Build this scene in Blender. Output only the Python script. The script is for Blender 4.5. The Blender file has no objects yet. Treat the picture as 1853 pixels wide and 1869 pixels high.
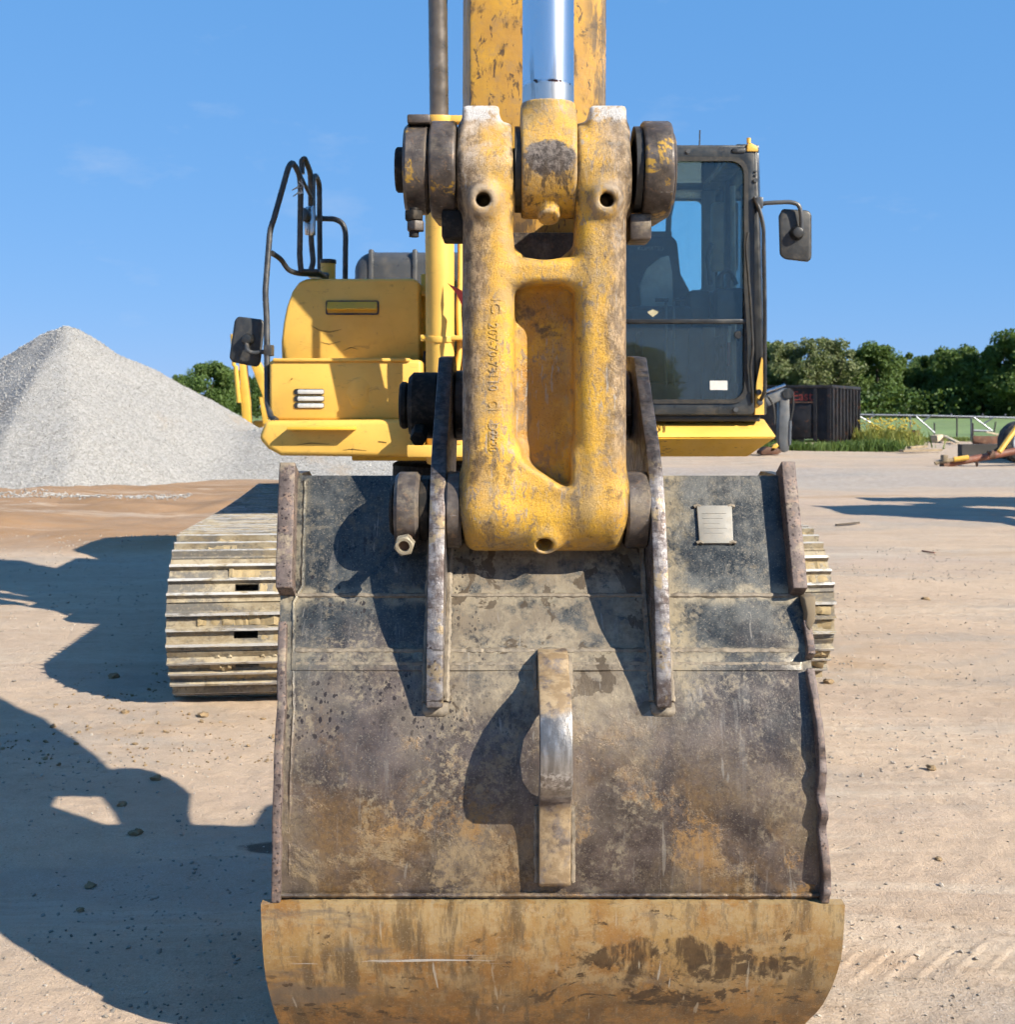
import bpy, bmesh, math, random
import numpy as np
from mathutils import Vector, Matrix

random.seed(7)
rng = np.random.default_rng(7)
SC = bpy.context.scene
COL = SC.collection
R = math.radians

# ------------------------------------------------------------------ camera
F, HX, HY, H = 2150.0, 926.5, 740.0, 1.42      # focal length (photo px), principal column, horizon row, eye height
cam = bpy.data.cameras.new('camera')
cam_o = bpy.data.objects.new('camera', cam)
COL.objects.link(cam_o)
SC.camera = cam_o
cam_o.location = (0, 0, H)
cam_o.rotation_euler = (R(90), 0, 0)
cam.sensor_fit = 'HORIZONTAL'
cam.sensor_width = 36.0
cam.lens = F / 1853.0 * 36.0
cam.shift_y = -(934.5 - HY) / 1853.0
cam.clip_start, cam.clip_end = 0.05, 3000
cam.dof.use_dof = True
cam.dof.focus_distance = 2.75
cam.dof.aperture_fstop = 11.0

# ------------------------------------------------------------------ sky, sun, exposure
SUN = Vector((1.2, -0.90, 0.99)).normalized()     # direction towards the sun
world = bpy.data.worlds.new('World')
SC.world = world
world.use_nodes = True
wn, wl = world.node_tree.nodes, world.node_tree.links
wn.clear()
w_out = wn.new('ShaderNodeOutputWorld')
w_bg = wn.new('ShaderNodeBackground')
w_sky = wn.new('ShaderNodeTexSky')
w_sky.sky_type = 'NISHITA'
w_sky.sun_disc = False
w_sky.sun_elevation = math.asin(SUN.z)
w_sky.sun_rotation = math.atan2(SUN.x, SUN.y)
w_sky.altitude = 0
w_sky.air_density = 0.8
w_sky.dust_density = 0.0
w_sky.ozone_density = 8.0
w_bg.inputs['Strength'].default_value = 0.10
# camera response of the photograph to a clear sky: flatter and more saturated than the raw model, everywhere alike
w_sep = wn.new('ShaderNodeSeparateColor'); w_cmb = wn.new('ShaderNodeCombineColor')
wl.new(w_sky.outputs[0], w_sep.inputs[0])
for i_, (g_, a_) in enumerate(((0.46, 0.755), (0.27, 1.54), (0.20, 2.86))):
    pw = wn.new('ShaderNodeMath'); pw.operation = 'POWER'; pw.inputs[1].default_value = g_
    ml_ = wn.new('ShaderNodeMath'); ml_.operation = 'MULTIPLY'; ml_.inputs[1].default_value = a_
    wl.new(w_sep.outputs[i_], pw.inputs[0]); wl.new(pw.outputs[0], ml_.inputs[0]); wl.new(ml_.outputs[0], w_cmb.inputs[i_])
# thin high cloud, very faint
w_tc = wn.new('ShaderNodeTexCoord')
w_map = wn.new('ShaderNodeMapping')
w_map.inputs['Scale'].default_value = (1.0, 1.0, 2.6)
w_noi = wn.new('ShaderNodeTexNoise')
w_noi.inputs['Scale'].default_value = 5.5
w_noi.inputs['Detail'].default_value = 7
w_noi.inputs['Roughness'].default_value = 0.62
w_rmp = wn.new('ShaderNodeMapRange')
w_rmp.inputs[1].default_value, w_rmp.inputs[2].default_value = 0.60, 0.80
w_rmp.inputs[3].default_value, w_rmp.inputs[4].default_value = 0.0, 0.28
w_mix = wn.new('ShaderNodeMix')
w_mix.data_type = 'RGBA'
w_mix.inputs[7].default_value = (2.8, 3.3, 4.1, 1)
wl.new(w_tc.outputs['Generated'], w_map.inputs['Vector'])
wl.new(w_map.outputs[0], w_noi.inputs['Vector'])
wl.new(w_noi.outputs[0], w_rmp.inputs[0])
wl.new(w_rmp.outputs[0], w_mix.inputs[0])
wl.new(w_cmb.outputs[0], w_mix.inputs[6])
wl.new(w_mix.outputs[2], w_bg.inputs['Color'])
wl.new(w_bg.outputs[0], w_out.inputs['Surface'])

sun = bpy.data.lights.new('sun', 'SUN')
sun.energy = 4.9
sun.angle = R(0.53)
sun.color = (1.0, 0.92, 0.79)
sun_o = bpy.data.objects.new('sun', sun)
COL.objects.link(sun_o)
sun_o.location = SUN * 60
sun_o.rotation_euler = SUN.to_track_quat('Z', 'Y').to_euler()

SC.view_settings.view_transform = 'Standard'
SC.view_settings.look = 'None'
SC.view_settings.gamma = 1.0
SC.view_settings.exposure = 1.10
SC.render.engine = 'CYCLES'
SC.cycles.max_bounces = 5
SC.cycles.use_adaptive_sampling = True
SC.cycles.adaptive_threshold = 0.035
SC.cycles.adaptive_min_samples = 10
SC.cycles.transparent_max_bounces = 16
SC.cycles.use_denoising = True

# ------------------------------------------------------------------ helpers
def P(px, py, Y):
    """photo pixel at depth Y -> metres"""
    return Vector(((px - HX) / F * Y, Y, H + (HY - py) / F * Y))

WORLD = {}
def place(o, parent=None, M=None):
    M = M or Matrix.Identity(4)
    COL.objects.link(o)
    if parent is not None:
        o.parent = parent
        o.matrix_parent_inverse = WORLD[parent.name].inverted()
    o.matrix_basis = M
    WORLD[o.name] = M
    return o

def tag(o, label=None, cat=None, group=None, kind=None):
    if label: o['label'] = label
    if cat: o['category'] = cat
    if group: o['group'] = group
    if kind: o['kind'] = kind
    return o

def thing(name, loc, label, cat, group=None):
    o = bpy.data.objects.new(name, None)
    o.empty_display_size = 0.2
    place(o, None, Matrix.Translation(Vector(loc)))
    return tag(o, label, cat, group)

def np_mesh(name, v, f, smooth=True):
    """mesh from an (n,3) array and an (m,3|4) array"""
    v = np.asarray(v, dtype=np.float32); f = np.asarray(f, dtype=np.int32)
    me = bpy.data.meshes.new(name)
    k = f.shape[1]
    me.vertices.add(len(v)); me.vertices.foreach_set('co', v.ravel())
    me.loops.add(f.size); me.loops.foreach_set('vertex_index', f.ravel())
    me.polygons.add(len(f))
    me.polygons.foreach_set('loop_start', np.arange(0, f.size, k, dtype=np.int32))
    me.polygons.foreach_set('loop_total', np.full(len(f), k, dtype=np.int32))
    me.polygons.foreach_set('use_smooth', np.full(len(f), smooth, dtype=bool))
    me.update(calc_edges=True)
    me.validate()
    return me

def obj(name, me, mat, parent=None, M=None):
    o = bpy.data.objects.new(name, me)
    if mat is not None and len(me.materials) == 0:
        me.materials.append(mat)
    return place(o, parent, M)

class MB:
    """collects shapes; build() links them as ONE mesh object"""
    def __init__(s):
        s.v, s.f = [], []
    def add(s, vs, fs):
        k = len(s.v)
        s.v += [tuple(p) for p in vs]
        s.f += [tuple(i + k for i in f) for f in fs]
        return s
    def box(s, lo, hi, M=None):
        x0, y0, z0 = lo; x1, y1, z1 = hi
        vs = [Vector(p) for p in ((x0,y0,z0),(x1,y0,z0),(x1,y1,z0),(x0,y1,z0),(x0,y0,z1),(x1,y0,z1),(x1,y1,z1),(x0,y1,z1))]
        if M: vs = [M @ p for p in vs]
        return s.add(vs, [(0,3,2,1),(4,5,6,7),(0,1,5,4),(1,2,6,5),(2,3,7,6),(3,0,4,7)])
    def loft(s, rings, caps=True, closed=False):
        n = len(rings[0]); fs = []
        m = len(rings)
        for i in range(m if closed else m - 1):
            a, b = i * n, ((i + 1) % m) * n
            for j in range(n):
                k = (j + 1) % n
                fs.append((a + j, a + k, b + k, b + j))
        if caps and not closed:
            fs.append(tuple(range(n - 1, -1, -1)))
            fs.append(tuple((m - 1) * n + j for j in range(n)))
        return s.add([p for r in rings for p in r], fs)
    def prism_x(s, prof, x0, x1):
        return s.loft([[(x0, y, z) for y, z in prof], [(x1, y, z) for y, z in prof]])
    def prism_y(s, prof, y0, y1):
        return s.loft([[(x, y0, z) for x, z in prof], [(x, y1, z) for x, z in prof]])
    def prism_z(s, prof, z0, z1):
        return s.loft([[(x, y, z0) for x, y in prof], [(x, y, z1) for x, y in prof]])
    def cyl(s, p0, p1, r0, r1=None, seg=24, phase=0.0):
        p0, p1 = Vector(p0), Vector(p1)
        r1 = r0 if r1 is None else r1
        d = (p1 - p0).normalized()
        a = d.cross(Vector((0, 0, 1)) if abs(d.z) < .9 else Vector((1, 0, 0))).normalized()
        b = d.cross(a)
        rings = [[p + (a * math.cos(t) + b * math.sin(t)) * r for t in [phase + 2 * math.pi * i / seg for i in range(seg)]] for p, r in ((p0, r0), (p1, r1))]
        return s.loft(rings)
    def lathe(s, p0, p1, prof, seg=32):
        """prof: list of (t along p0->p1 in metres, radius)"""
        p0, p1 = Vector(p0), Vector(p1)
        d = (p1 - p0).normalized()
        a = d.cross(Vector((0, 0, 1)) if abs(d.z) < .9 else Vector((1, 0, 0))).normalized()
        b = d.cross(a)
        return s.loft([[p0 + d * t + (a * math.cos(q) + b * math.sin(q)) * r for q in [2 * math.pi * i / seg for i in range(seg)]] for t, r in prof])
    def tube(s, pts, r, seg=10, bend=0.0, radii=None):
        pts = [Vector(p) for p in pts]
        if bend > 0 and len(pts) > 2:
            q = [pts[0]]
            for i in range(1, len(pts) - 1):
                a, b, c = pts[i - 1], pts[i], pts[i + 1]
                la, lc = (a - b).length, (c - b).length
                e = min(bend, la * .45, lc * .45)
                s0 = b + (a - b).normalized() * e; s1 = b + (c - b).normalized() * e
                for t in (0, .25, .5, .75, 1):
                    q.append(s0.lerp(b, t).lerp(b.lerp(s1, t), t))
            q.append(pts[-1]); pts = q
        rings = []; up = None
        for i, p in enumerate(pts):
            d = (pts[min(i + 1, len(pts) - 1)] - pts[max(i - 1, 0)])
            if d.length < 1e-9: d = Vector((0, 0, 1))
            d.normalize()
            if up is None:
                up = d.cross(Vector((0.31, 0.7, 0.64))).normalized()
            up = (up - d * up.dot(d)).normalized()
            b = d.cross(up)
            rr = radii[i] if radii else r
            rings.append([p + (up * math.cos(t) + b * math.sin(t)) * rr for t in [2 * math.pi * j / seg for j in range(seg)]])
        return s.loft(rings)
    def mesh(s, name, bevel=0.0, seg=2, smooth=35, bevel_angle=30):
        me = bpy.data.meshes.new(name)
        me.from_pydata(s.v, [], s.f)
        bm = bmesh.new(); bm.from_mesh(me)
        bmesh.ops.recalc_face_normals(bm, faces=bm.faces)
        if bevel > 0:
            es = [e for e in bm.edges if len(e.link_faces) == 2 and e.calc_face_angle(0) > R(bevel_angle)]
            bmesh.ops.bevel(bm, geom=es, offset=bevel, segments=seg, profile=.5, affect='EDGES', clamp_overlap=True)
        bm.to_mesh(me); bm.free()
        if smooth:
            me.polygons.foreach_set('use_smooth', [True] * len(me.polygons))
            me.set_sharp_from_angle(angle=R(smooth))
        me.update()
        return me
    def build(s, name, mat, parent=None, M=None, **kw):
        return obj(name, s.mesh(name, **kw), mat, parent, M)

def rrect(x0, z0, x1, z1, r, n=5):
    pts = []
    for cx, cz, a0 in ((x1 - r, z1 - r, 0), (x0 + r, z1 - r, 90), (x0 + r, z0 + r, 180), (x1 - r, z0 + r, 270)):
        for i in range(n + 1):
            a = R(a0 + 90 * i / n)
            pts.append((cx + r * math.cos(a), cz + r * math.sin(a)))
    return pts

def frame_y(outer, inner, y0, y1):
    """plate between two outlines (same count) with depth y0..y1"""
    m = MB(); n = len(outer)
    vs = [(x, y0, z) for x, z in outer] + [(x, y0, z) for x, z in inner] + [(x, y1, z) for x, z in outer] + [(x, y1, z) for x, z in inner]
    fs = []
    for i in range(n):
        j = (i + 1) % n
        fs += [(i, j, n + j, n + i), (2*n + i, 3*n + i, 3*n + j, 2*n + j), (i, 2*n + i, 2*n + j, j), (n + i, n + j, 3*n + j, 3*n + i)]
    return m.add(vs, fs)

def text_np(body, size, extrude=0.0):
    cu = bpy.data.curves.new('text', 'FONT')
    cu.body = body; cu.size = size; cu.extrude = extrude; cu.align_x = 'LEFT'
    cu.resolution_u = 3
    o = bpy.data.objects.new('text_tmp', cu)
    COL.objects.link(o)
    dg = bpy.context.evaluated_depsgraph_get()
    me = bpy.data.meshes.new_from_object(o.evaluated_get(dg))
    bpy.data.objects.remove(o); bpy.data.curves.remove(cu)
    return me

def vnoise(x, y, seed=0):
    xi = np.floor(x).astype(np.int64); yi = np.floor(y).astype(np.int64)
    fx = x - xi; fy = y - yi
    fx = fx * fx * (3 - 2 * fx); fy = fy * fy * (3 - 2 * fy)
    def h(a, b):
        n = (a * 374761393 + b * 668265263 + seed * 974711) & 0x7fffffff
        n = ((n ^ (n >> 13)) * 1274126177) & 0x7fffffff
        return ((n ^ (n >> 16)) & 0xffff) / 65535.0
    return (h(xi, yi) * (1 - fx) + h(xi + 1, yi) * fx) * (1 - fy) + (h(xi, yi + 1) * (1 - fx) + h(xi + 1, yi + 1) * fx) * fy - .5

def fbm(x, y, seed=0, octv=4):
    r = 0; a = 1.0
    for i in range(octv):
        r = r + a * vnoise(x * 2 ** i, y * 2 ** i, seed + i * 17); a *= .5
    return r

def sstep(a, b, x):
    t = np.clip((x - a) / (b - a), 0, 1)
    return t * t * (3 - 2 * t)

# signed distance shapes -> one continuous cast surface
def smin(a, b, k):
    h = np.clip(.5 + .5 * (b - a) / k, 0, 1)
    return b * (1 - h) + a * h - k * h * (1 - h)
def smax(a, b, k): return -smin(-a, -b, k)
def sd_box(X, Y, Z, c, hs, r):
    qx = np.abs(X - c[0]) - hs[0] + r; qy = np.abs(Y - c[1]) - hs[1] + r; qz = np.abs(Z - c[2]) - hs[2] + r
    return np.sqrt(np.maximum(qx, 0)**2 + np.maximum(qy, 0)**2 + np.maximum(qz, 0)**2) + np.minimum(np.maximum(qx, np.maximum(qy, qz)), 0) - r
def sd_cyl(X, Y, Z, a, b, rad, rnd=.004):
    a = np.array(a); b = np.array(b); d = b - a; L = np.linalg.norm(d); d = d / L
    t = (X - a[0]) * d[0] + (Y - a[1]) * d[1] + (Z - a[2]) * d[2]
    px = X - a[0] - d[0] * t; py = Y - a[1] - d[1] * t; pz = Z - a[2] - d[2] * t
    q1 = np.sqrt(px*px + py*py + pz*pz) - rad + rnd
    q2 = np.abs(t - L / 2) - L / 2 + rnd
    return np.sqrt(np.maximum(q1, 0)**2 + np.maximum(q2, 0)**2) + np.minimum(np.maximum(q1, q2), 0) - rnd
def snet(fn, lo, hi, h):
    ax = [np.arange(lo[i], hi[i] + h, h) for i in range(3)]
    X, Y, Z = np.meshgrid(*ax, indexing='ij')
    V = fn(X, Y, Z)
    n = np.array(V.shape) - 1
    acc = np.zeros((*n, 3)); cnt = np.zeros(n)
    def corner(c): return V[c[0]:c[0] + n[0], c[1]:c[1] + n[1], c[2]:c[2] + n[2]]
    cs = [(i, j, k) for i in (0, 1) for j in (0, 1) for k in (0, 1)]
    for a in cs:
        for axn in range(3):
            if a[axn] == 0:
                b = list(a); b[axn] = 1
                va, vb = corner(a), corner(b)
                m = (va < 0) != (vb < 0)
                t = np.where(m, va / np.where(m, va - vb, 1), 0)
                for q in range(3):
                    acc[..., q] += np.where(m, a[q] + (t if q == axn else 0), 0)
                cnt += m
    act = cnt > 0
    idx = np.full(n, -1, dtype=np.int64); idx[act] = np.arange(act.sum())
    base = np.argwhere(act)
    verts = (base + acc[act] / cnt[act][:, None]) * h + np.array(lo)
    quads = []
    S = V < 0
    for axn in range(3):
        u, w = (axn + 1) % 3, (axn + 2) % 3
        sl0 = [slice(None)] * 3; sl1 = [slice(None)] * 3
        sl0[axn] = slice(0, -1); sl1[axn] = slice(1, None)
        d = S[tuple(sl0)] != S[tuple(sl1)]
        e = np.argwhere(d)
        ok = (e[:, u] > 0) & (e[:, w] > 0) & (e[:, u] < n[u]) & (e[:, w] < n[w])
        e = e[ok]
        def cell(du, dw):
            c = e.copy(); c[:, u] -= du; c[:, w] -= dw
            return idx[c[:, 0], c[:, 1], c[:, 2]]
        q = np.stack([cell(1, 1), cell(0, 1), cell(0, 0), cell(1, 0)], 1)
        flip = ~S[e[:, 0], e[:, 1], e[:, 2]]
        q[flip] = q[flip][:, ::-1]
        quads.append(q)
    q = np.concatenate(quads)
    return verts, q[(q >= 0).all(1)]
# ------------------------------------------------------------------ materials
class Mat:
    def __init__(s, name, coord='Object'):
        s.m = bpy.data.materials.new(name); s.m.use_nodes = True
        s.t = s.m.node_tree; s.n = s.t.nodes; s.n.clear()
        s.out = s.n.new('ShaderNodeOutputMaterial')
        s.b = s.n.new('ShaderNodeBsdfPrincipled')
        s.t.links.new(s.b.outputs[0], s.out.inputs['Surface'])
        tc = s.n.new('ShaderNodeTexCoord')
        s.co = tc.outputs[coord]
        sp = s.n.new('ShaderNodeSeparateXYZ'); s.t.links.new(s.co, sp.inputs[0])
        s.x, s.y, s.z = sp.outputs
        s.bumps = None
    def set(s, sock, v):
        if isinstance(v, bpy.types.NodeSocket): s.t.links.new(v, sock)
        elif isinstance(v, (tuple, list)) and len(v) == 3 and sock.type == 'RGBA': sock.default_value = (*v, 1)
        else: sock.default_value = v
    def mapped(s, scale=(1, 1, 1), loc=(0, 0, 0), rot=(0, 0, 0)):
        n = s.n.new('ShaderNodeMapping'); s.t.links.new(s.co, n.inputs[0])
        n.inputs['Scale'].default_value = scale; n.inputs['Location'].default_value = loc; n.inputs['Rotation'].default_value = rot
        return n.outputs[0]
    def noise(s, scale, detail=5, rough=.6, dist=0.0, st=(1, 1, 1), off=0.0, rot=(0, 0, 0)):
        n = s.n.new('ShaderNodeTexNoise')
        s.t.links.new(s.mapped(st, (off * 3.1, off * 1.7, off * 2.3), rot), n.inputs['Vector'])
        n.inputs['Scale'].default_value = scale; n.inputs['Detail'].default_value = detail
        n.inputs['Roughness'].default_value = rough; n.inputs['Distortion'].default_value = dist
        return n.outputs[0]
    def voro(s, scale, st=(1, 1, 1), off=0.0, rand=1.0, out='Distance', feature='F1'):
        n = s.n.new('ShaderNodeTexVoronoi'); n.feature = feature
        s.t.links.new(s.mapped(st, (off * 3.1, off * 1.7, off * 2.3)), n.inputs['Vector'])
        n.inputs['Scale'].default_value = scale; n.inputs['Randomness'].default_value = rand
        return n.outputs[out]
    def ramp(s, f, lo, hi, a=0.0, b=1.0, smooth=True):
        n = s.n.new('ShaderNodeMapRange'); n.clamp = True
        if smooth: n.interpolation_type = 'SMOOTHSTEP'
        s.set(n.inputs[0], f)
        n.inputs[1].default_value, n.inputs[2].default_value, n.inputs[3].default_value, n.inputs[4].default_value = lo, hi, a, b
        return n.outputs[0]
    def math(s, op, a, b=0.0):
        n = s.n.new('ShaderNodeMath'); n.operation = op; n.use_clamp = False
        s.set(n.inputs[0], a); s.set(n.inputs[1], b)
        return n.outputs[0]
    def mul(s, *a):
        r = a[0]
        for q in a[1:]: r = s.math('MULTIPLY', r, q)
        return r
    def mix(s, f, a, b):
        n = s.n.new('ShaderNodeMix'); n.data_type = 'RGBA'
        s.set(n.inputs[0], f); s.set(n.inputs[6], a); s.set(n.inputs[7], b)
        return n.outputs[2]
    def mixf(s, f, a, b):
        n = s.n.new('ShaderNodeMix'); n.data_type = 'FLOAT'
        s.set(n.inputs[0], f); s.set(n.inputs[2], a); s.set(n.inputs[3], b)
        return n.outputs[0]
    def geo(s, o): 
        n = s.n.new('ShaderNodeNewGeometry'); return n.outputs[o]
    def rnd(s):
        n = s.n.new('ShaderNodeObjectInfo'); return n.outputs['Random']
    def bump(s, h, strength, dist):
        n = s.n.new('ShaderNodeBump')
        n.inputs['Strength'].default_value = strength; n.inputs['Distance'].default_value = dist
        s.set(n.inputs['Height'], h)
        if s.bumps is not None: s.t.links.new(s.bumps, n.inputs['Normal'])
        s.bumps = n.outputs[0]
    def done(s, color, rough=.6, metal=0.0, spec=.5, coat=0.0, k=.67):
        if k != 1.0:
            n = s.n.new('ShaderNodeMix'); n.data_type = 'RGBA'; n.blend_type = 'MULTIPLY'
            n.inputs[0].default_value = 1.0; s.set(n.inputs[6], color); n.inputs[7].default_value = (k, k, k, 1); color = n.outputs[2]
        s.set(s.b.inputs['Base Color'], color); s.set(s.b.inputs['Roughness'], rough); s.set(s.b.inputs['Metallic'], metal)
        s.set(s.b.inputs['Specular IOR Level'], spec)
        if coat: s.b.inputs['Coat Weight'].default_value = coat; s.b.inputs['Coat Roughness'].default_value = .15
        if s.bumps is not None: s.t.links.new(s.bumps, s.b.inputs['Normal'])
        return s.m

YEL = (.73, .44, .085)
def m_yellow(name, dirt=.25, wear=.0, base=YEL, rough=.38, spots=0.0):
    m = Mat(name)
    c = m.mix(m.ramp(m.noise(3.0, 4), .35, .7), base, tuple(x * .86 for x in base))
    c = m.mix(m.ramp(m.noise(9, 8, .7), .56, .74, 0, dirt), c, (.36, .22, .07))
    c = m.mix(m.ramp(m.noise(70, 3, .6, st=(1, 1, .25)), .66, .74, 0, dirt), c, (.12, .08, .04))
    sc = m.mul(m.ramp(m.noise(7, 7, .78, .6, st=(1, 1, 3.0), off=2), .60, .625), wear)
    c = m.mix(sc, c, (.13, .085, .04))
    c = m.mix(m.mul(m.ramp(m.noise(38, 6, .75, .4, st=(.35, 1, 1.6), off=12), .635, .66), wear), c, (.07, .05, .035))
    if spots: c = m.mix(m.mul(m.ramp(m.noise(26, 3, off=5), .62, .68), spots), c, (.07, .05, .035))
    m.bump(m.noise(300, 2), .05, .001)
    return m.done(c, m.ramp(m.noise(9, 6), .3, .75, rough, rough + .25), 0, .45, k=.93)

def m_castyellow(name, lug=False):
    """yellow paint worn through to brown cast steel and pale dust"""
    m = Mat(name)
    c = m.mix(m.ramp(m.noise(6, 6, .65), .36, .64), (.66, .375, .035), (.52, .29, .055))
    c = m.mix(m.ramp(m.noise(11, 8, .74, off=1), .455, .61, 0, .78), c, (.39, .265, .11))             # dusty film
    c = m.mix(m.ramp(m.noise(170, 3, .7, off=21), .52, .66, 0, .45), c, (.36, .25, .12))            # gritty tooth
    fl = m.math('ABSOLUTE', m.math('SUBTRACT', m.x, .083))
    if not lug:
        # outer flanks of the legs rubbed brown-grey
        flank = m.ramp(m.math('ADD', fl, m.mul(m.math('SUBTRACT', m.noise(13, 7, .72, st=(1, 1, .6), off=7), .5), .16)), .118, .162)
        low = m.ramp(m.z, 1.24, 1.36)
        c = m.mix(m.mul(flank, low, .92), c, m.mix(m.ramp(m.noise(60, 5, .75, st=(1, 1, .5)), .42, .60), (.125, .085, .055), (.36, .255, .15)))
        poc = m.mul(m.ramp(m.y, 2.668, 2.70), m.ramp(fl, .11, .06), m.ramp(m.z, 1.76, 1.70))
        c = m.mix(m.mul(poc, m.ramp(m.noise(10, 6, .7, off=31), .38, .58), .75), c, (.40, .19, .03))
    # chips and bruises in mauve-grey steel
    chips = m.ramp(m.noise(62, 6, .72, .8, st=(1, 1, .5), off=3), .535, .60)
    area = m.ramp(m.noise(6, 4, .6, off=4), .40, .58)
    c = m.mix(m.mul(chips, area, .72), c, m.mix(m.ramp(m.noise(25, 3), .4, .6), (.205, .165, .13), (.27, .235, .20)))
    big = m.ramp(m.noise(17, 6, .7, .5, st=(1, 1, .55), off=33), .585, .625)
    c = m.mix(m.mul(big, .6), c, (.19, .135, .085))
    pits = m.ramp(m.noise(230, 3, .75, off=51), .57, .66)
    c = m.mix(m.mul(pits, m.ramp(m.noise(9, 5, .65, off=52), .38, .58), .75), c, (.10, .065, .035))
    scr = m.ramp(m.noise(110, 3, .6, .3, st=(1, 1, .16), off=9), .60, .66)
    c = m.mix(m.mul(scr, m.ramp(m.noise(6, 3, off=6), .42, .6), .75), c, (.34, .30, .25))
    gr = m.ramp(m.noise(9, 7, .72, off=11), .565, .66)
    c = m.mix(m.mul(gr, .75), c, (.075, .05, .032))
    if lug:
        dz = m.mul(m.math('SUBTRACT', m.z, 1.968), 1 / .040); dx = m.mul(m.math('SUBTRACT', m.x, .0935), 1 / .062)
        rr = m.math('ADD', m.math('ADD', m.mul(dz, dz), m.mul(dx, dx)), m.mul(m.math('SUBTRACT', m.noise(45, 6, .75, off=40), .5), 2.2))
        pat = m.ramp(rr, 1.15, .75)
        c = m.mix(pat, c, m.mix(m.ramp(m.noise(70, 5, .7), .42, .6), (.05, .037, .03), (.17, .14, .12)))
        upk = m.mul(m.ramp(m.z, 2.03, 2.09), m.ramp(m.noise(20, 6, .7, off=44), .46, .58))
        c = m.mix(m.mul(upk, .7), c, (.30, .22, .10))
        drip = m.mul(m.ramp(m.z, 1.99, 1.95), m.ramp(m.noise(40, 5, .7, st=(1, 1, .25), off=46), .50, .60))
        c = m.mix(m.mul(drip, .8), c, (.06, .04, .025))
    else:
        tops = m.mul(m.ramp(m.z, 1.90, 2.0), m.ramp(m.noise(9, 6, .7, off=13), .42, .58), m.ramp(m.x, .12, .02, .35, 1.0))
        c = m.mix(m.mul(tops, .8), c, m.mix(m.ramp(m.noise(60, 4, .7), .4, .6), (.36, .27, .18), (.50, .42, .34)))
        white = m.mul(m.ramp(m.z, 2.050, 2.068), m.ramp(m.noise(45, 6, .75, off=14), .38, .52))
        c = m.mix(m.mul(white, .9), c, (.60, .59, .585))
        holes = m.mul(m.ramp(m.math('ABSOLUTE', m.math('SUBTRACT', fl, .137)), .045, .02), m.ramp(m.math('ABSOLUTE', m.math('SUBTRACT', m.z, 1.878)), .05, .02))
        c = m.mix(m.mul(holes, m.ramp(m.noise(30, 5), .38, .56), .7), c, (.36, .29, .22))
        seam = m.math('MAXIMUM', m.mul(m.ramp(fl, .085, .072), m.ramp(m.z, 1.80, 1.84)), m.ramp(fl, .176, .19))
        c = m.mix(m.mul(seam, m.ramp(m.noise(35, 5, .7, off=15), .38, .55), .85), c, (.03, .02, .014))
    pt = m.ramp(m.geo('Pointiness'), .51, .55)
    c = m.mix(m.mul(pt, m.ramp(m.noise(30, 4), .4, .6), .7), c, (.40, .32, .22))
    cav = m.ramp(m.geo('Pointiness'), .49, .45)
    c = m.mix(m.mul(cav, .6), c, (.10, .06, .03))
    m.bump(m.noise(150, 5, .75), .55, .004)
    m.bump(m.noise(38, 5, .7), .35, .006)
    m.bump(chips, -.35, .0015)
    return m.done(c, m.ramp(m.noise(30, 5), .35, .65, .40, .75), m.mul(chips, area, .35), .4, k=.80)

def m_armyellow(name):
    m = Mat(name)
    c = m.mix(m.ramp(m.noise(5, 6, .65), .38, .62), (.60, .325, .035), (.47, .25, .05))
    c = m.mix(m.ramp(m.noise(30, 7, .75), .49, .62, 0, .6), c, (.36, .22, .085))
    g = m.mul(m.ramp(m.noise(6.5, 8, .74, .5, st=(1, 1, .7), off=8), .515, .585), m.ramp(m.z, 2.85, 2.1, .55, 1.0))
    c = m.mix(m.mul(g, .9), c, m.mix(m.ramp(m.noise(40, 4), .4, .6), (.05, .035, .025), (.16, .09, .03)))
    c = m.mix(m.mul(m.ramp(m.noise(55, 5, .72, .5, st=(1, 1, .4), off=3), .575, .62), .85), c, (.08, .05, .03))
    edge = m.mul(m.ramp(m.x, .185, .235), m.ramp(m.noise(30, 6, .72, st=(1, 1, .16), off=5), .45, .56), .85)
    c = m.mix(edge, c, (.075, .055, .04))
    m.bump(m.noise(90, 5, .7), .2, .003)
    m.bump(m.noise(12, 4), .2, .01)
    return m.done(c, m.ramp(m.noise(12, 5), .3, .7, .4, .65), 0, .4, k=.82)

def m_oldsteel(name, yellow=.4, tan=0.3):
    """dark greasy worn steel, rests of yellow paint"""
    m = Mat(name)
    c = m.mix(m.ramp(m.noise(18, 7, .7), .35, .7), (.065, .052, .045), (.17, .14, .12))
    c = m.mix(m.ramp(m.noise(60, 5, .7, off=2), .54, .68, 0, .7), c, (.24, .15, .09))
    if yellow: c = m.mix(m.mul(m.ramp(m.noise(9, 7, .7, .5, off=4), .555, .60), yellow), c, (.55, .32, .035))
    if tan: c = m.mix(m.ramp(m.noise(15, 8, .75, off=6), .50, .66, 0, tan), c, (.34, .27, .18))
    c = m.mix(m.ramp(m.noise(90, 3, .6, st=(.3, .3, 1), off=7), .66, .72, 0, .6), c, (.38, .36, .34))
    m.bump(m.noise(110, 5, .7), .3, .003)
    m.bump(m.noise(30, 4), .2, .004)
    return m.done(c, m.ramp(m.noise(35, 5), .3, .7, .32, .62), m.ramp(m.noise(13, 5, off=1), .45, .6, .15, .5), .5)

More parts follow.
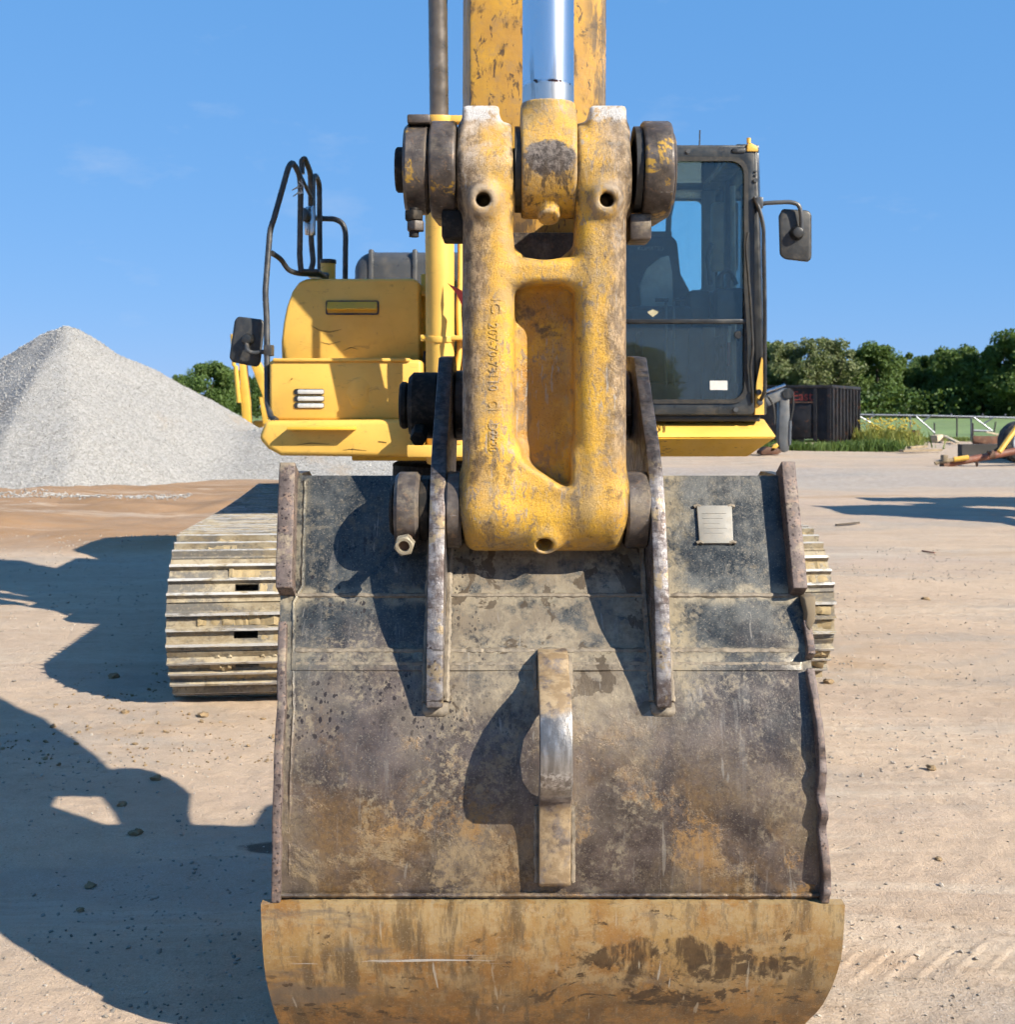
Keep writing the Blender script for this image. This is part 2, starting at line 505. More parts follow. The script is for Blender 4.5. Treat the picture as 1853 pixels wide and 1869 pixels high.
def m_bucket(name, mode='shell'):
    m = Mat(name)
    z = m.z
    blue = m.mix(m.ramp(m.noise(10, 8, .72), .38, .64), (.032, .039, .043), (.115, .122, .118))
    purp = m.mix(m.ramp(m.noise(9, 8, .72, off=2), .36, .64), (.072, .053, .047), (.205, .160, .138))
    zz = m.math('ADD', z, m.mul(m.math('SUBTRACT', m.noise(4.5, 7, .68, off=3), .5), .75))
    c = m.mix(m.ramp(zz, .66, .98), purp, blue)
    # dry tan dust: speckle, films and cakes
    sp = m.ramp(m.noise(62, 6, .75, off=4), .475, .60)
    film = m.ramp(m.noise(5.5, 7, .68, .3, off=5), .43, .62)
    c = m.mix(m.mul(film, sp, m.ramp(z, 1.1, .8, .30, .80)), c, (.42, .345, .235))
    c = m.mix(m.mul(m.ramp(m.noise(240, 3, .7, off=6), .565, .65), .48), c, (.42, .36, .275))
    veil = m.ramp(m.noise(3.2, 5, .6, off=41), .50, .68)
    c = m.mix(m.mul(veil, m.ramp(z, .98, .7, .10, .36)), c, (.36, .30, .215))
    soft = m.mul(m.ramp(m.noise(3.4, 6, .62, .3, off=81), .46, .60), m.ramp(zz, .80, .50))
    c = m.mix(m.mul(soft, m.ramp(m.noise(90, 5, .78, off=82), .34, .60, .35, 1.0), .62), c, m.mix(m.ramp(m.noise(4, 4, off=83), .42, .58), (.40, .30, .175), (.42, .245, .085)))
    cak = m.ramp(m.noise(6.0, 9, .70, .45, off=15), .505, .575)
    lowb = m.ramp(zz, .82, .52)
    ora = m.mix(m.ramp(m.noise(5, 6, .65, off=8), .47, .62), (.45, .335, .195), (.47, .26, .085))
    c = m.mix(m.mul(cak, lowb, m.ramp(m.noise(48, 7, .80, off=9), .42, .57), .8), c, ora)
    # mud film between the two hinge plates
    mid = m.mul(m.ramp(m.math('ADD', m.x, m.mul(m.noise(18, 4, off=10), .06)), -.13, -.09), m.ramp(m.math('ADD', m.x, m.mul(m.noise(18, 4, off=12), -.06)), .325, .27),
                m.ramp(m.math('ADD', z, m.mul(m.math('SUBTRACT', m.noise(9, 6, .7, off=43), .5), .35)), .66, .80))
    c = m.mix(m.mul(mid, m.ramp(m.noise(16, 8, .74, off=13), .36, .54), .95), c, m.mix(m.ramp(m.noise(20, 6, .7), .42, .58), (.44, .36, .245), (.30, .24, .165)))
    # dust gathered beside the plates and along weld seams
    rs = m.mul(m.ramp(m.x, .345, .352), m.ramp(m.math('ADD', m.x, m.mul(m.math('SUBTRACT', m.noise(14, 6, .7, off=16), .5), .22)), .44, .36), m.ramp(zz, .74, .90))
    c = m.mix(m.mul(rs, m.ramp(m.noise(30, 6, .7, off=44), .36, .52), .85), c, (.42, .34, .21))
    ls = m.mul(m.ramp(m.x, -.462, -.485), m.ramp(m.noise(22, 6, .7, off=45), .42, .58))
    c = m.mix(m.mul(ls, .7), c, (.37, .32, .225))
    for zc in (.862, .984):
        sm = m.ramp(m.math('ABSOLUTE', m.math('SUBTRACT', m.math('ADD', z, m.mul(m.math('SUBTRACT', m.noise(12, 5, off=17), .5), .05)), zc)), .028, .004)
        c = m.mix(m.mul(sm, m.ramp(m.noise(18, 7, .72, off=18), .42, .58), .85), c, (.45, .38, .26))
    # dark oil / rain spots with sharp rims
    wob = m.mul(m.math('SUBTRACT', m.noise(90, 3, off=19), .5), .55)
    d1 = m.math('ADD', m.voro(26, st=(1, .6, .8), off=1), wob)
    d2 = m.math('ADD', m.voro(58, st=(1, .6, .7), off=3), wob)
    d3 = m.math('ADD', m.voro(110, st=(1, .6, .7), off=5), wob)
    left = m.ramp(m.math('ADD', m.x, m.mul(m.math('SUBTRACT', m.noise(5, 3, off=20), .5), .5)), .12, -.14)
    up = m.ramp(z, .60, .74)
    den = m.ramp(m.noise(7, 4, off=21), .42, .58)
    spt = m.math('MAXIMUM', m.math('MAXIMUM', m.mul(m.ramp(d1, .17, .12), m.ramp(m.noise(12, 2, off=47), .5, .56)), m.ramp(d2, .24, .18)), m.ramp(d3, .24, .16))
    c = m.mix(m.mul(spt, m.math('MAXIMUM', m.mul(left, up), .28), den, .92), c, (.030, .021, .020))
    # damp patches in the middle panel
    wet = m.mul(m.ramp(m.noise(11, 6, .62, .6, off=22), .565, .58), mid)
    c = m.mix(m.mul(wet, .85), c, (.115, .08, .045))
    # light scratches and run marks
    sc = m.ramp(m.noise(60, 4, .7, .3, st=(1, .2, .07), off=23), .56, .64)
    c = m.mix(m.mul(sc, m.ramp(m.noise(5, 3, off=24), .45, .6), .26), c, (.40, .37, .33))
    sc2 = m.ramp(m.noise(36, 3, .6, .4, st=(1, .3, .12), off=53, rot=(0, R(38), 0)), .68, .70)
    c = m.mix(m.mul(sc2, .45), c, (.46, .42, .36))
    m.bump(m.noise(130, 5, .7), .28, .0025)
    m.bump(m.noise(20, 5, .65), .35, .004)
    m.bump(m.mul(cak, lowb), .4, .0025)
    r = m.mixf(m.math('MAXIMUM', m.mul(film, sp), m.mul(cak, lowb)), m.ramp(m.noise(10, 5), .35, .65, .27, .48), .80)
    return m.done(c, r, m.mixf(lowb, .20, .45), .5, k=.56)

def m_wear(name):
    m = Mat(name)
    c = m.mix(m.ramp(m.noise(5, 7, .68, off=1), .40, .60), (.47, .30, .115), (.40, .205, .06))
    c = m.mix(m.ramp(m.noise(10, 8, .74, .3, st=(1, 1, 1.3), off=2), .46, .58, 0, .85), c, (.52, .375, .19))
    lowz = m.ramp(m.math('ADD', m.z, m.mul(m.math('SUBTRACT', m.noise(4, 6, .65, off=61), .5), .22)), .20, .10)
    c = m.mix(m.mul(lowz, .75), c, m.mix(m.ramp(m.noise(12, 7, .7, off=62), .42, .58), (.46, .225, .05), (.17, .085, .028)))
    topz = m.mul(m.ramp(m.z, .30, .34), m.ramp(m.noise(14, 7, .74, st=(1, 1, .5), off=63), .44, .58))
    c = m.mix(m.mul(topz, .6), c, (.57, .43, .225))
    # streaky film running down
    st = m.ramp(m.noise(24, 6, .7, .2, st=(1, .3, .14), off=3), .46, .60)
    c = m.mix(m.mul(st, m.ramp(m.noise(3.2, 5, off=4), .42, .58), .9), c, (.15, .10, .05))
    c = m.mix(m.mul(m.ramp(m.noise(70, 5, .75, st=(1, .4, .3), off=31), .52, .62), .55), c, (.20, .14, .08))
    c = m.mix(m.mul(m.ramp(m.noise(200, 3, .7, off=32), .56, .66), .5), c, (.48, .40, .28))
    # one big wet stain right of the middle, and scattered ones
    dx = m.mul(m.math('SUBTRACT', m.x, .30), 1 / .30); dz = m.mul(m.math('SUBTRACT', m.z, .235), 1 / .075)
    rr = m.math('ADD', m.math('ADD', m.mul(dx, dx), m.mul(dz, dz)), m.mul(m.math('SUBTRACT', m.noise(7, 8, .7, .4, st=(1, 1, .8), off=33), .5), 6.5))
    dk = m.math('MAXIMUM', m.ramp(rr, .75, .35), m.ramp(m.noise(6.0, 8, .70, .6, st=(.9, 1, 1.3), off=6), .575, .61))
    dk = m.mul(dk, m.ramp(m.noise(26, 6, .72, .2, st=(1, .3, .22), off=71), .36, .50))
    c = m.mix(m.mul(dk, .92), c, m.mix(m.ramp(m.noise(30, 5), .4, .6), (.055, .032, .018), (.11, .065, .03)))
    bl = m.ramp(m.noise(5, 7, .65, st=(.5, 1, 2.2), off=7), .56, .66)
    c = m.mix(m.mul(bl, .65), c, (.25, .22, .185))
    wob = m.mul(m.math('SUBTRACT', m.noise(80, 3, off=9), .5), .6)
    spt = m.math('MAXIMUM', m.ramp(m.math('ADD', m.voro(24, st=(.6, 1, 1.2), off=2), wob), .20, .14), m.ramp(m.math('ADD', m.voro(48, st=(.6, 1, 1.2), off=4), wob), .22, .15))
    c = m.mix(m.mul(spt, m.ramp(m.noise(5, 4, off=8), .46, .58), m.ramp(m.z, .27, .13), .9), c, (.05, .03, .018))
    # scratches: long horizontal gouges at lower left, short uprights elsewhere
    gz_ = m.ramp(m.math('ABSOLUTE', m.math('SUBTRACT', m.z, m.math('ADD', .243, m.mul(m.math('SUBTRACT', m.noise(1.2, 2, off=34), .5), .05)))), .016, .006)
    sc = m.mul(m.ramp(m.noise(60, 4, .65, .1, st=(.04, .3, 1.6), off=11), .55, .60), gz_, m.ramp(m.x, .02, -.10), m.ramp(m.x, -.48, -.42))
    c = m.mix(m.mul(sc, .95), c, (.66, .64, .60))
    sc2 = m.ramp(m.noise(40, 3, .6, .15, st=(1, .3, .05), off=14), .625, .66)
    c = m.mix(m.mul(sc2, m.ramp(m.noise(3.4, 3, off=15), .46, .6), .7), c, (.56, .48, .35))
    sc3 = m.ramp(m.noise(30, 3, .6, .2, st=(1, .3, .05), off=18, rot=(0, R(52), 0)), .69, .71)
    c = m.mix(m.mul(sc3, .8), c, (.58, .53, .44))
    m.bump(m.noise(150, 5, .7), .25, .002)
    m.bump(m.noise(16, 6, .65), .35, .005)
    return m.done(c, m.ramp(m.noise(8, 6, off=17), .36, .64, .30, .64), m.ramp(bl, 0, 1, .12, .4), .5, k=.62)

def m_plateedge(name, bright=.5):
    """flame-cut plate edge polished by use"""
    m = Mat(name)
    c = m.mix(m.ramp(m.noise(34, 7, .75, st=(1, 1, 1.6)), .38, .62), (.17, .15, .15), (.38, .36, .355))
    c = m.mix(m.ramp(m.noise(11, 8, .74, off=2), .47, .58, 0, .85), c, (.105, .072, .058))
    c = m.mix(m.ramp(m.noise(12, 8, .74, off=3), .53, .60, 0, .85), c, (.40, .30, .17))
    c = m.mix(m.ramp(m.noise(60, 4, .7, .2, st=(.12, 1, 1.5), off=33), .60, .66, 0, .8), c, (.055, .045, .04))
    wob = m.mul(m.math('SUBTRACT', m.noise(90, 2, off=4), .5), .4)
    spt = m.mul(m.ramp(m.math('ADD', m.voro(58, off=5), m.mul(wob, 1.6)), .24, .17), m.ramp(m.noise(8, 3, off=6), .48, .60))
    c = m.mix(m.mul(spt, .85), c, (.05, .03, .028))
    lowk = m.ramp(m.z, 1.32, 1.22)
    c = m.mix(m.mul(m.math('SUBTRACT', 1.0, lowk), .75), c, m.mix(m.ramp(m.noise(50, 4, .7), .45, .6), (.04, .036, .036), (.13, .10, .085)))
    m.bump(m.noise(80, 6, .75, st=(1, 1, .5)), .5, .004)
    return m.done(c, m.ramp(m.noise(40, 5), .3, .7, .34, .6), .55 * bright + .15, .5)

def m_hook(name):
    """lifting eye: tan mud on the shoulders, bright rubbed nose"""
    m = Mat(name)
    z = m.math('ADD', m.z, m.mul(m.math('SUBTRACT', m.noise(14, 6, .7), .5), .10))
    tan = m.mix(m.ramp(m.noise(22, 7, .72, off=2), .42, .58), (.44, .325, .19), (.30, .205, .11))
    c = m.mix(m.ramp(m.noise(26, 6, .7, off=3), .40, .60), (.115, .085, .07), (.23, .19, .165))
    c = m.mix(m.mul(m.ramp(z, .775, .80), m.ramp(m.noise(30, 6, .7, off=4), .34, .52)), c, tan)
    c = m.mix(m.mul(m.ramp(z, .60, .57), m.ramp(m.noise(20, 6, .7, off=5), .36, .54)), c, tan)
    front = m.mul(m.ramp(m.y, 2.452, 2.432), m.ramp(z, .80, .775), m.ramp(z, .60, .625))
    st = m.noise(60, 4, .6, st=(1, 1, .12), off=6)
    c = m.mix(front, c, m.mix(m.ramp(st, .40, .62), (.30, .28, .26), (.52, .50, .48)))
    nose = m.mul(front, m.ramp(m.math('ABSOLUTE', m.math('SUBTRACT', m.z, .655)), .030, .012), m.ramp(m.noise(80, 5, .75, off=8), .47, .56))
    c = m.mix(nose, c, (.80, .80, .80))
    m.bump(m.noise(90, 5, .7), .3, .003)
    m.bump(m.noise(24, 4), .3, .004)
    return m.done(c, m.mixf(front, .7, .34), m.mixf(front, .05, .75), .5)

def m_rim(name):
    m = Mat(name)
    c = m.mix(m.ramp(m.noise(20, 6, .7), .35, .65), (.115, .088, .078), (.235, .18, .16))
    c = m.mix(m.ramp(m.noise(60, 4, .7, off=2), .52, .64, 0, .7), c, (.33, .22, .16))
    wob = m.mul(m.math('SUBTRACT', m.noise(90, 2, off=4), .5), .4)
    spt = m.mul(m.math('MAXIMUM', m.ramp(m.math('ADD', m.voro(62, off=5), m.mul(wob, 1.5)), .26, .18), m.ramp(m.math('ADD', m.voro(120, off=9), m.mul(wob, 1.5)), .28, .2)), m.ramp(m.noise(8, 4, off=6), .36, .54))
    c = m.mix(m.mul(spt, .9), c, (.035, .02, .02))
    c = m.mix(m.ramp(m.noise(14, 6, .7, off=8), .56, .68, 0, .8), c, (.42, .34, .23))
    m.bump(m.noise(90, 6, .75), .5, .004)
    m.bump(m.noise(16, 4), .4, .008)
    return m.done(c, .6, .25, .5)

def m_plain(name, col, rough=.5, metal=0, var=.25, scale=12, spec=.5, bump=.1, dust=0.0, dustcol=(.42, .34, .24)):
    m = Mat(name)
    c = m.mix(m.ramp(m.noise(scale, 6, .65), .3, .7), tuple(x * (1 - var) for x in col), tuple(min(1, x * (1 + var)) for x in col))
    if dust: c = m.mix(m.ramp(m.noise(scale * 1.7, 7, .7, off=3), .46, .68, 0, dust), c, dustcol)
    if bump: m.bump(m.noise(scale * 9, 4, .6), bump, .003)
    return m.done(c, m.ramp(m.noise(scale * 2, 4), .3, .7, max(.03, rough - .1), min(1, rough + .1)), metal, spec)

def m_glass(name, tint, refl=1.0, dust=0.0):
    mat = bpy.data.materials.new(name); mat.use_nodes = True
    t = mat.node_tree; t.nodes.clear()
    out = t.nodes.new('ShaderNodeOutputMaterial'); mx = t.nodes.new('ShaderNodeMixShader')
    tr = t.nodes.new('ShaderNodeBsdfTransparent'); gl = t.nodes.new('ShaderNodeBsdfGlossy')
    fr = t.nodes.new('ShaderNodeFresnel'); fr.inputs[0].default_value = 1.52
    tr.inputs[0].default_value = (*tint, 1); gl.inputs['Roughness'].default_value = 0.01
    ma = t.nodes.new('ShaderNodeMath'); ma.operation = 'MULTIPLY'; ma.inputs[1].default_value = refl
    t.links.new(fr.outputs[0], ma.inputs[0])
    t.links.new(ma.outputs[0], mx.inputs[0]); t.links.new(tr.outputs[0], mx.inputs[1]); t.links.new(gl.outputs[0], mx.inputs[2])
    df = t.nodes.new('ShaderNodeBsdfDiffuse'); df.inputs[0].default_value = (.42, .50, .48, 1)
    m2 = t.nodes.new('ShaderNodeMixShader'); m2.inputs[0].default_value = dust  # dust also carries painted haze for reflected ground in the lower pane
    t.links.new(mx.outputs[0], m2.inputs[1]); t.links.new(df.outputs[0], m2.inputs[2])
    t.links.new(m2.outputs[0], out.inputs[0])
    return mat

def m_leaf(name, a, b, c3, trans=.35):
    m = Mat(name)
    r = m.geo('Random Per Island')
    c = m.mix(m.ramp(r, .1, .9), a, b)
    c = m.mix(m.ramp(m.noise(.45, 4), .45, .68), c, c3)
    m.done(c, .55, 0, .3, k=.90)
    tl = m.n.new('ShaderNodeBsdfTranslucent'); m.set(tl.inputs[0], m.mix(.5, c, (.16, .22, .03)))
    mx = m.n.new('ShaderNodeMixShader'); mx.inputs[0].default_value = trans
    m.t.links.new(m.b.outputs[0], mx.inputs[1]); m.t.links.new(tl.outputs[0], mx.inputs[2])
    m.t.links.new(mx.outputs[0], m.out.inputs['Surface'])
    return m.m

def m_ground(name):
    m = Mat(name)
    sand = m.mix(m.ramp(m.noise(.8, 6, .6, st=(.5, 1, 1)), .35, .65), (.65, .495, .355), (.59, .45, .33))
    pink = m.ramp(m.noise(.55, 5, .6, st=(.45, 1, 1), off=2), .50, .66)
    c = m.mix(m.mul(pink, .8), sand, (.57, .43, .335))
    grey = m.ramp(m.noise(.75, 7, .66, .6, st=(.35, 1, 1), off=5), .50, .62)
    c = m.mix(m.mul(grey, .85), c, (.465, .40, .33))
    org = m.ramp(m.noise(.9, 6, .65, .4, st=(.3, 1, 1), off=9), .58, .70)
    c = m.mix(m.mul(org, .75), c, (.50, .33, .185))
    # red-brown soil at the foot of the gravel
    e = m.math('ADD', m.mul(m.noise(.6, 6, .65, off=12), 3.0), -1.5)
    soil = m.mul(m.ramp(m.math('ADD', m.x, e), -1.6, -2.6), m.ramp(m.math('ADD', m.y, m.mul(e, 1.0)), 10.4, 11.8), m.ramp(m.y, 26, 20))
    c = m.mix(m.mul(soil, .95), c, m.mix(m.ramp(m.noise(1.1, 6, .66, st=(.4, 1, 1), off=13), .38, .62), (.30, .155, .06), (.42, .235, .11)))
    # pale crushed stone: streaks, then single grains
    wh = m.mul(m.ramp(m.noise(2.4, 8, .78, .5, st=(.30, 1, 1), off=15), .60, .70), m.ramp(m.noise(.5, 3, off=16), .44, .60))
    c = m.mix(m.mul(wh, .75), c, (.68, .63, .56))
    g1 = m.ramp(m.voro(75, off=3), .26, .14)
    c = m.mix(m.mul(g1, m.ramp(m.noise(2.2, 5, .7, off=17), .42, .62), .8), c, (.58, .54, .50))
    g2 = m.ramp(m.voro(48, off=6), .22, .12)
    c = m.mix(m.mul(g2, m.ramp(m.noise(1.7, 5, .7, off=18), .46, .64), .75), c, (.17, .135, .10))
    fine = m.noise(160, 4, .8)
    c = m.mix(m.ramp(fine, .42, .60, 0, .40), c, (.33, .25, .17))
    med = m.ramp(m.noise(11, 6, .72, off=21), .40, .68)
    c = m.mix(m.mul(med, .25), c, (.33, .245, .165))
    bandn = m.ramp(m.noise(1.6, 9, .76, .4, st=(.16, 1, 1), off=41), .47, .60)
    c = m.mix(m.mul(bandn, .26), c, (.36, .27, .20))
    bandp = m.ramp(m.noise(1.3, 9, .76, .4, st=(.14, 1, 1), off=43), .52, .62)
    c = m.mix(m.mul(bandp, .5), c, (.62, .52, .405))
    gb = m.mul(m.ramp(m.math('ADD', m.y, m.mul(m.noise(.5, 5, off=45), 5.0)), 21.5, 23.5), m.ramp(m.math('ADD', m.y, m.mul(m.noise(.5, 5, off=46), 5.0)), 31, 27.5), m.ramp(m.x, 1.0, 4.0))
    c = m.mix(m.mul(gb, .6), c, m.mix(m.ramp(m.noise(9, 6, .75), .42, .58), (.30, .275, .25), (.47, .44, .40)))
    clump = m.ramp(m.noise(26, 7, .8, .3, st=(.6, 1, 1), off=47), .55, .63)
    c = m.mix(m.mul(clump, m.ramp(m.noise(1.1, 4, off=48), .40, .60), .5), c, (.27, .20, .13))
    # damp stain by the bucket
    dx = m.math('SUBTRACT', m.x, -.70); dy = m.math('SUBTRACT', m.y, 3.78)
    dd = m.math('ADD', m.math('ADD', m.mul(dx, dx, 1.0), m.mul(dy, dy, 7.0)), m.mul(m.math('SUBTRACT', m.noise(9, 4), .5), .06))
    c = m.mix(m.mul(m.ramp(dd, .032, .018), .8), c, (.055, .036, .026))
    m.bump(m.noise(130, 5, .8, off=30), .5, .006)
    m.bump(m.noise(14, 6, .7, off=31), .5, .02)
    m.bump(g1, .4, .006)
    return m.done(c, .93, 0, .25, k=.725)

def m_gravel(name, tint=(1, 1, 1), big=1.0):
    m = Mat(name)
    v = m.voro(34 * big, out='Color')
    sp = m.n.new('ShaderNodeSeparateColor'); m.t.links.new(v, sp.inputs[0])
    a = (.28, .27, .25); b = (.51, .495, .465)
    c = m.mix(m.ramp(sp.outputs[0], .05, .95, smooth=False), a, b)
    c = m.mix(m.ramp(m.noise(26, 5, .75, off=3), .35, .7, 0, .35), c, (.20, .192, .18))
    tn = m.ramp(m.noise(.55, 6, .68, .6, off=4), .56, .68)
    c = m.mix(m.mul(tn, .55), c, (.38, .30, .215))
    m.bump(m.voro(34 * big), -.6, .02)
    m.bump(m.noise(40, 5, .7), .5, .025)
    return m.done(c, .9, 0, .25)

def m_shoe(name):
    m = Mat(name)
    va = m.n.new('ShaderNodeVectorMath'); va.operation = 'ADD'
    cb = m.n.new('ShaderNodeCombineXYZ')
    for k_, f_ in enumerate((37.0, 91.0, 53.0)): m.t.links.new(m.mul(m.rnd(), f_), cb.inputs[k_])
    m.t.links.new(m.co, va.inputs[0]); m.t.links.new(cb.outputs[0], va.inputs[1]); m.co = va.outputs[0]
    c = m.mix(m.ramp(m.noise(9, 7, .7), .40, .60), (.47, .40, .275), (.33, .26, .16))
    c = m.mix(m.ramp(m.noise(24, 7, .75, off=3), .52, .62, 0, .8), c, (.19, .155, .115))
    c = m.mix(m.ramp(m.noise(5, 6, .7, st=(.6, 1, 1), off=5), .485, .585, 0, .9), c, (.175, .165, .15))
    c = m.mix(m.ramp(m.noise(70, 4, .75, off=6), .55, .64, 0, .5), c, (.50, .42, .29))
    # grouser tips polished (height on the shoe itself)
    tip = m.mul(m.ramp(m.z, .0385, .0408), m.ramp(m.noise(18, 5, .7, st=(.5, 2, 1), off=7), .38, .54))
    c = m.mix(m.mul(tip, .95), c, (.66, .64, .60))
    m.bump(m.noise(60, 5, .7), .4, .006)
    return m.done(c, m.mixf(tip, .85, .45), m.mixf(tip, 0.0, .25), .4)

def m_dumpster(name):
    m = Mat(name)
    c = m.mix(m.ramp(m.noise(2.5, 6, .66), .40, .65), (.010, .010, .013), (.030, .029, .033))
    c = m.mix(m.mul(m.ramp(m.noise(3.2, 7, .75, .5, off=2), .56, .66), .8), c, (.16, .065, .03))
    m.bump(m.noise(9, 5), .3, .02)
    return m.done(c, .6, .1, .4)

MT = dict(
    yellow=m_yellow('machine_yellow', .30, .30),
    yellow_d=m_yellow('scuffed_yellow', .35, .75, (.68, .40, .035)),
    yellow_far=m_yellow('far_yellow', .3, .4, (.62, .36, .05)),
    cast=m_castyellow('worn_cast_yellow'),
    lug=m_castyellow('worn_rod_end', True),
    arm=m_armyellow('stained_arm_yellow'),
    oldsteel=m_oldsteel('greasy_steel', .9),
    oldsteel_d=m_oldsteel('dusty_dark_steel', 0, .55),
    blacksteel=m_plain('black_oily_steel', (.018, .016, .014), .7, .0, .4, 20, spec=.2, dust=.4, dustcol=(.16, .12, .08)),
    bucket=m_bucket('bucket_steel'),
    wear=m_wear('heel_wear_steel'),
    edge=m_plateedge('polished_plate_edge', 1.0),
    rim=m_rim('rusty_pitted_rim'),
    weld=m_plain('dusty_weld', (.24, .20, .15), .7, .15, .4, 40, dust=.6),
    hook=m_hook('hook_steel'),
    chrome=m_plain('chrome_rod', (.72, .73, .75), .16, 1.0, .04, 6, bump=0),
    oldchrome=m_plain('dull_rod', (.27, .235, .20), .35, .7, .25, 6, bump=0),
    nut=m_plain('dusty_nut', (.36, .31, .22), .6, .3, .3, 40, dust=.5),
    black=m_plain('black_paint', (.018, .020, .022), .38, 0, .3, 8, dust=.08),
    blackrub=m_plain('black_rubber', (.012, .012, .012), .6, 0, .3, 20, dust=.1),
    rail=m_plain('grey_rail', (.055, .058, .062), .4, .2, .4, 14, dust=.2),
    mirror_shell=m_plain('mirror_plastic', (.032, .034, .036), .5, 0, .2, 10, dust=.12),
    hood=m_plain('grey_hood', (.075, .080, .087), .35, 0, .15, 5, dust=.12),
    cabframe=m_plain('cab_frame', (.030, .036, .041), .36, 0, .25, 7, dust=.12),
    cabtrim=m_plain('cab_trim', (.27, .28, .28), .7, 0, .2, 8),
    cabbeige=m_plain('cab_beige', (.62, .59, .50), .7, 0, .15, 8),
    seat=m_plain('seat_cloth', (.05, .053, .06), .85, 0, .25, 25),
    seatgrey=m_plain('seat_side', (.60, .60, .57), .75, 0, .2, 10),
    white=m_plain('white_label', (.75, .74, .70), .5, 0, .08, 30),
    idplate=m_plain('id_plate', (.31, .295, .26), .6, .1, .12, 30, dust=.3),
    faint=m_plain('faint_print', (.28, .265, .23), .7, 0, .1, 30),
    offwhite=m_plain('faded_print', (.34, .33, .31), .7, 0, .1, 30),
    lamp=m_plain('lamp_lens', (.80, .80, .76), .12, .25, .1, 60, bump=.4),
    stencil=m_plain('stencil_paint', (.15, .09, .01), .6, 0, .2, 80),
    red=m_plain('red_paint', (.30, .022, .015), .5, 0, .2, 20),
    redspray=m_plain('red_spray', (.36, .05, .035), .7, 0, .4, 20),
    decal=m_plain('decal_gold', (.55, .50, .32), .5, 0, .2, 60),
    shoe=m_shoe('dusty_track_shoe'),
    mud=m_plain('packed_mud', (.42, .32, .17), .95, 0, .25, 20, bump=.7, dust=.3),
    chain=m_plain('track_chain', (.05, .042, .033), .75, .1, .4, 9, dust=.35),
    ground=m_ground('yard_dirt'),
    pebble=m_plain('pebbles', (.40, .35, .29), .9, 0, .55, 3, bump=0),
    clod=m_plain('dirt_clods', (.31, .215, .115), .95, 0, .3, 30, bump=.6),
    gravel=m_gravel('crushed_stone'),
    stone=m_plain('loose_stones', (.46, .447, .418), .9, 0, .3, 9, bump=0),
    grass=m_plain('field_grass', (.18, .27, .075), .9, 0, .35, .35, bump=.3, dust=.5, dustcol=(.26, .27, .11)),
    dumpster=m_dumpster('black_dumpster'),
    greysteel=m_plain('grey_machine', (.115, .125, .135), .5, .1, .25, 3, dust=.2),
    galv=m_plain('galvanised', (.20, .22, .245), .4, .5, .15, 5),
    rust=m_plain('rusty_steel', (.15, .065, .035), .8, 0, .4, 4, dust=.2),
    redpole=m_plain('red_brown_pole', (.235, .075, .040), .6, 0, .3, 4, dust=.2),
    wood=m_plain('old_board', (.34, .26, .16), .85, 0, .3, 6),
    palewood=m_plain('pale_block', (.62, .52, .36), .85, 0, .2, 6),
    darkpost=m_plain('dark_post', (.06, .055, .05), .8, 0, .3, 4),
    tyre=m_plain('tyre', (.022, .022, .024), .8, 0, .3, 10, dust=.3),
    rimwhite=m_plain('wheel_rim', (.55, .56, .58), .5, 0, .1, 10),
    bark=m_plain('bark', (.11, .085, .06), .9, 0, .3, 4),
    glass=m_glass('cab_glass', (.88, .98, .97), 1.45, .010),
    glass_low=m_glass('lower_cab_glass', (.86, .95, .93), 1.4, .030),  # milky veil: pane dirt, plus reflected ground painted in as haze
    glass_clear=m_glass('rear_glass', (.84, .95, .96), 1.0),
    glass_green=m_glass('green_glass', (.45, .62, .47), 1.0),
    leaf_dark=m_leaf('leaves_dark', (.040, .078, .018), (.080, .135, .034), (.095, .155, .04)),
    leaf_mid=m_leaf('leaves_mid', (.062, .11, .024), (.115, .18, .045), (.145, .21, .06)),
    leaf_pale=m_leaf('leaves_pale', (.13, .155, .07), (.22, .24, .11), (.17, .20, .085)),
    weed=m_leaf('weed_leaves', (.10, .15, .03), (.20, .24, .06), (.28, .25, .05)),
    flower=m_plain('yellow_flowers', (.60, .45, .05), .8, 0, .2, 9, bump=0),
)
def m_rod(name):
    m = Mat(name)
    band = m.mul(m.ramp(m.z, 2.153, 2.146), 1.0)
    rust = m.mul(m.ramp(m.math('ABSOLUTE', m.math('SUBTRACT', m.math('ADD', m.z, m.mul(m.math('SUBTRACT', m.noise(60, 4), .5), .02)), 2.151)), .006, .001), m.ramp(m.noise(45, 4, off=2), .52, .60))
    c = m.mix(band, (.74, .76, .79), (.62, .62, .60))
    c = m.mix(m.mul(m.ramp(m.noise(30, 5, .7, st=(1, 1, .1), off=4), .58, .68), m.ramp(m.z, 2.24, 2.16), .5), c, (.25, .22, .20))
    c = m.mix(rust, c, (.06, .02, .015))
    return m.done(c, m.mixf(band, .24, .34), 1.0, .5, k=.97)
MT['rod'] = m_rod('bright_chrome_rod')
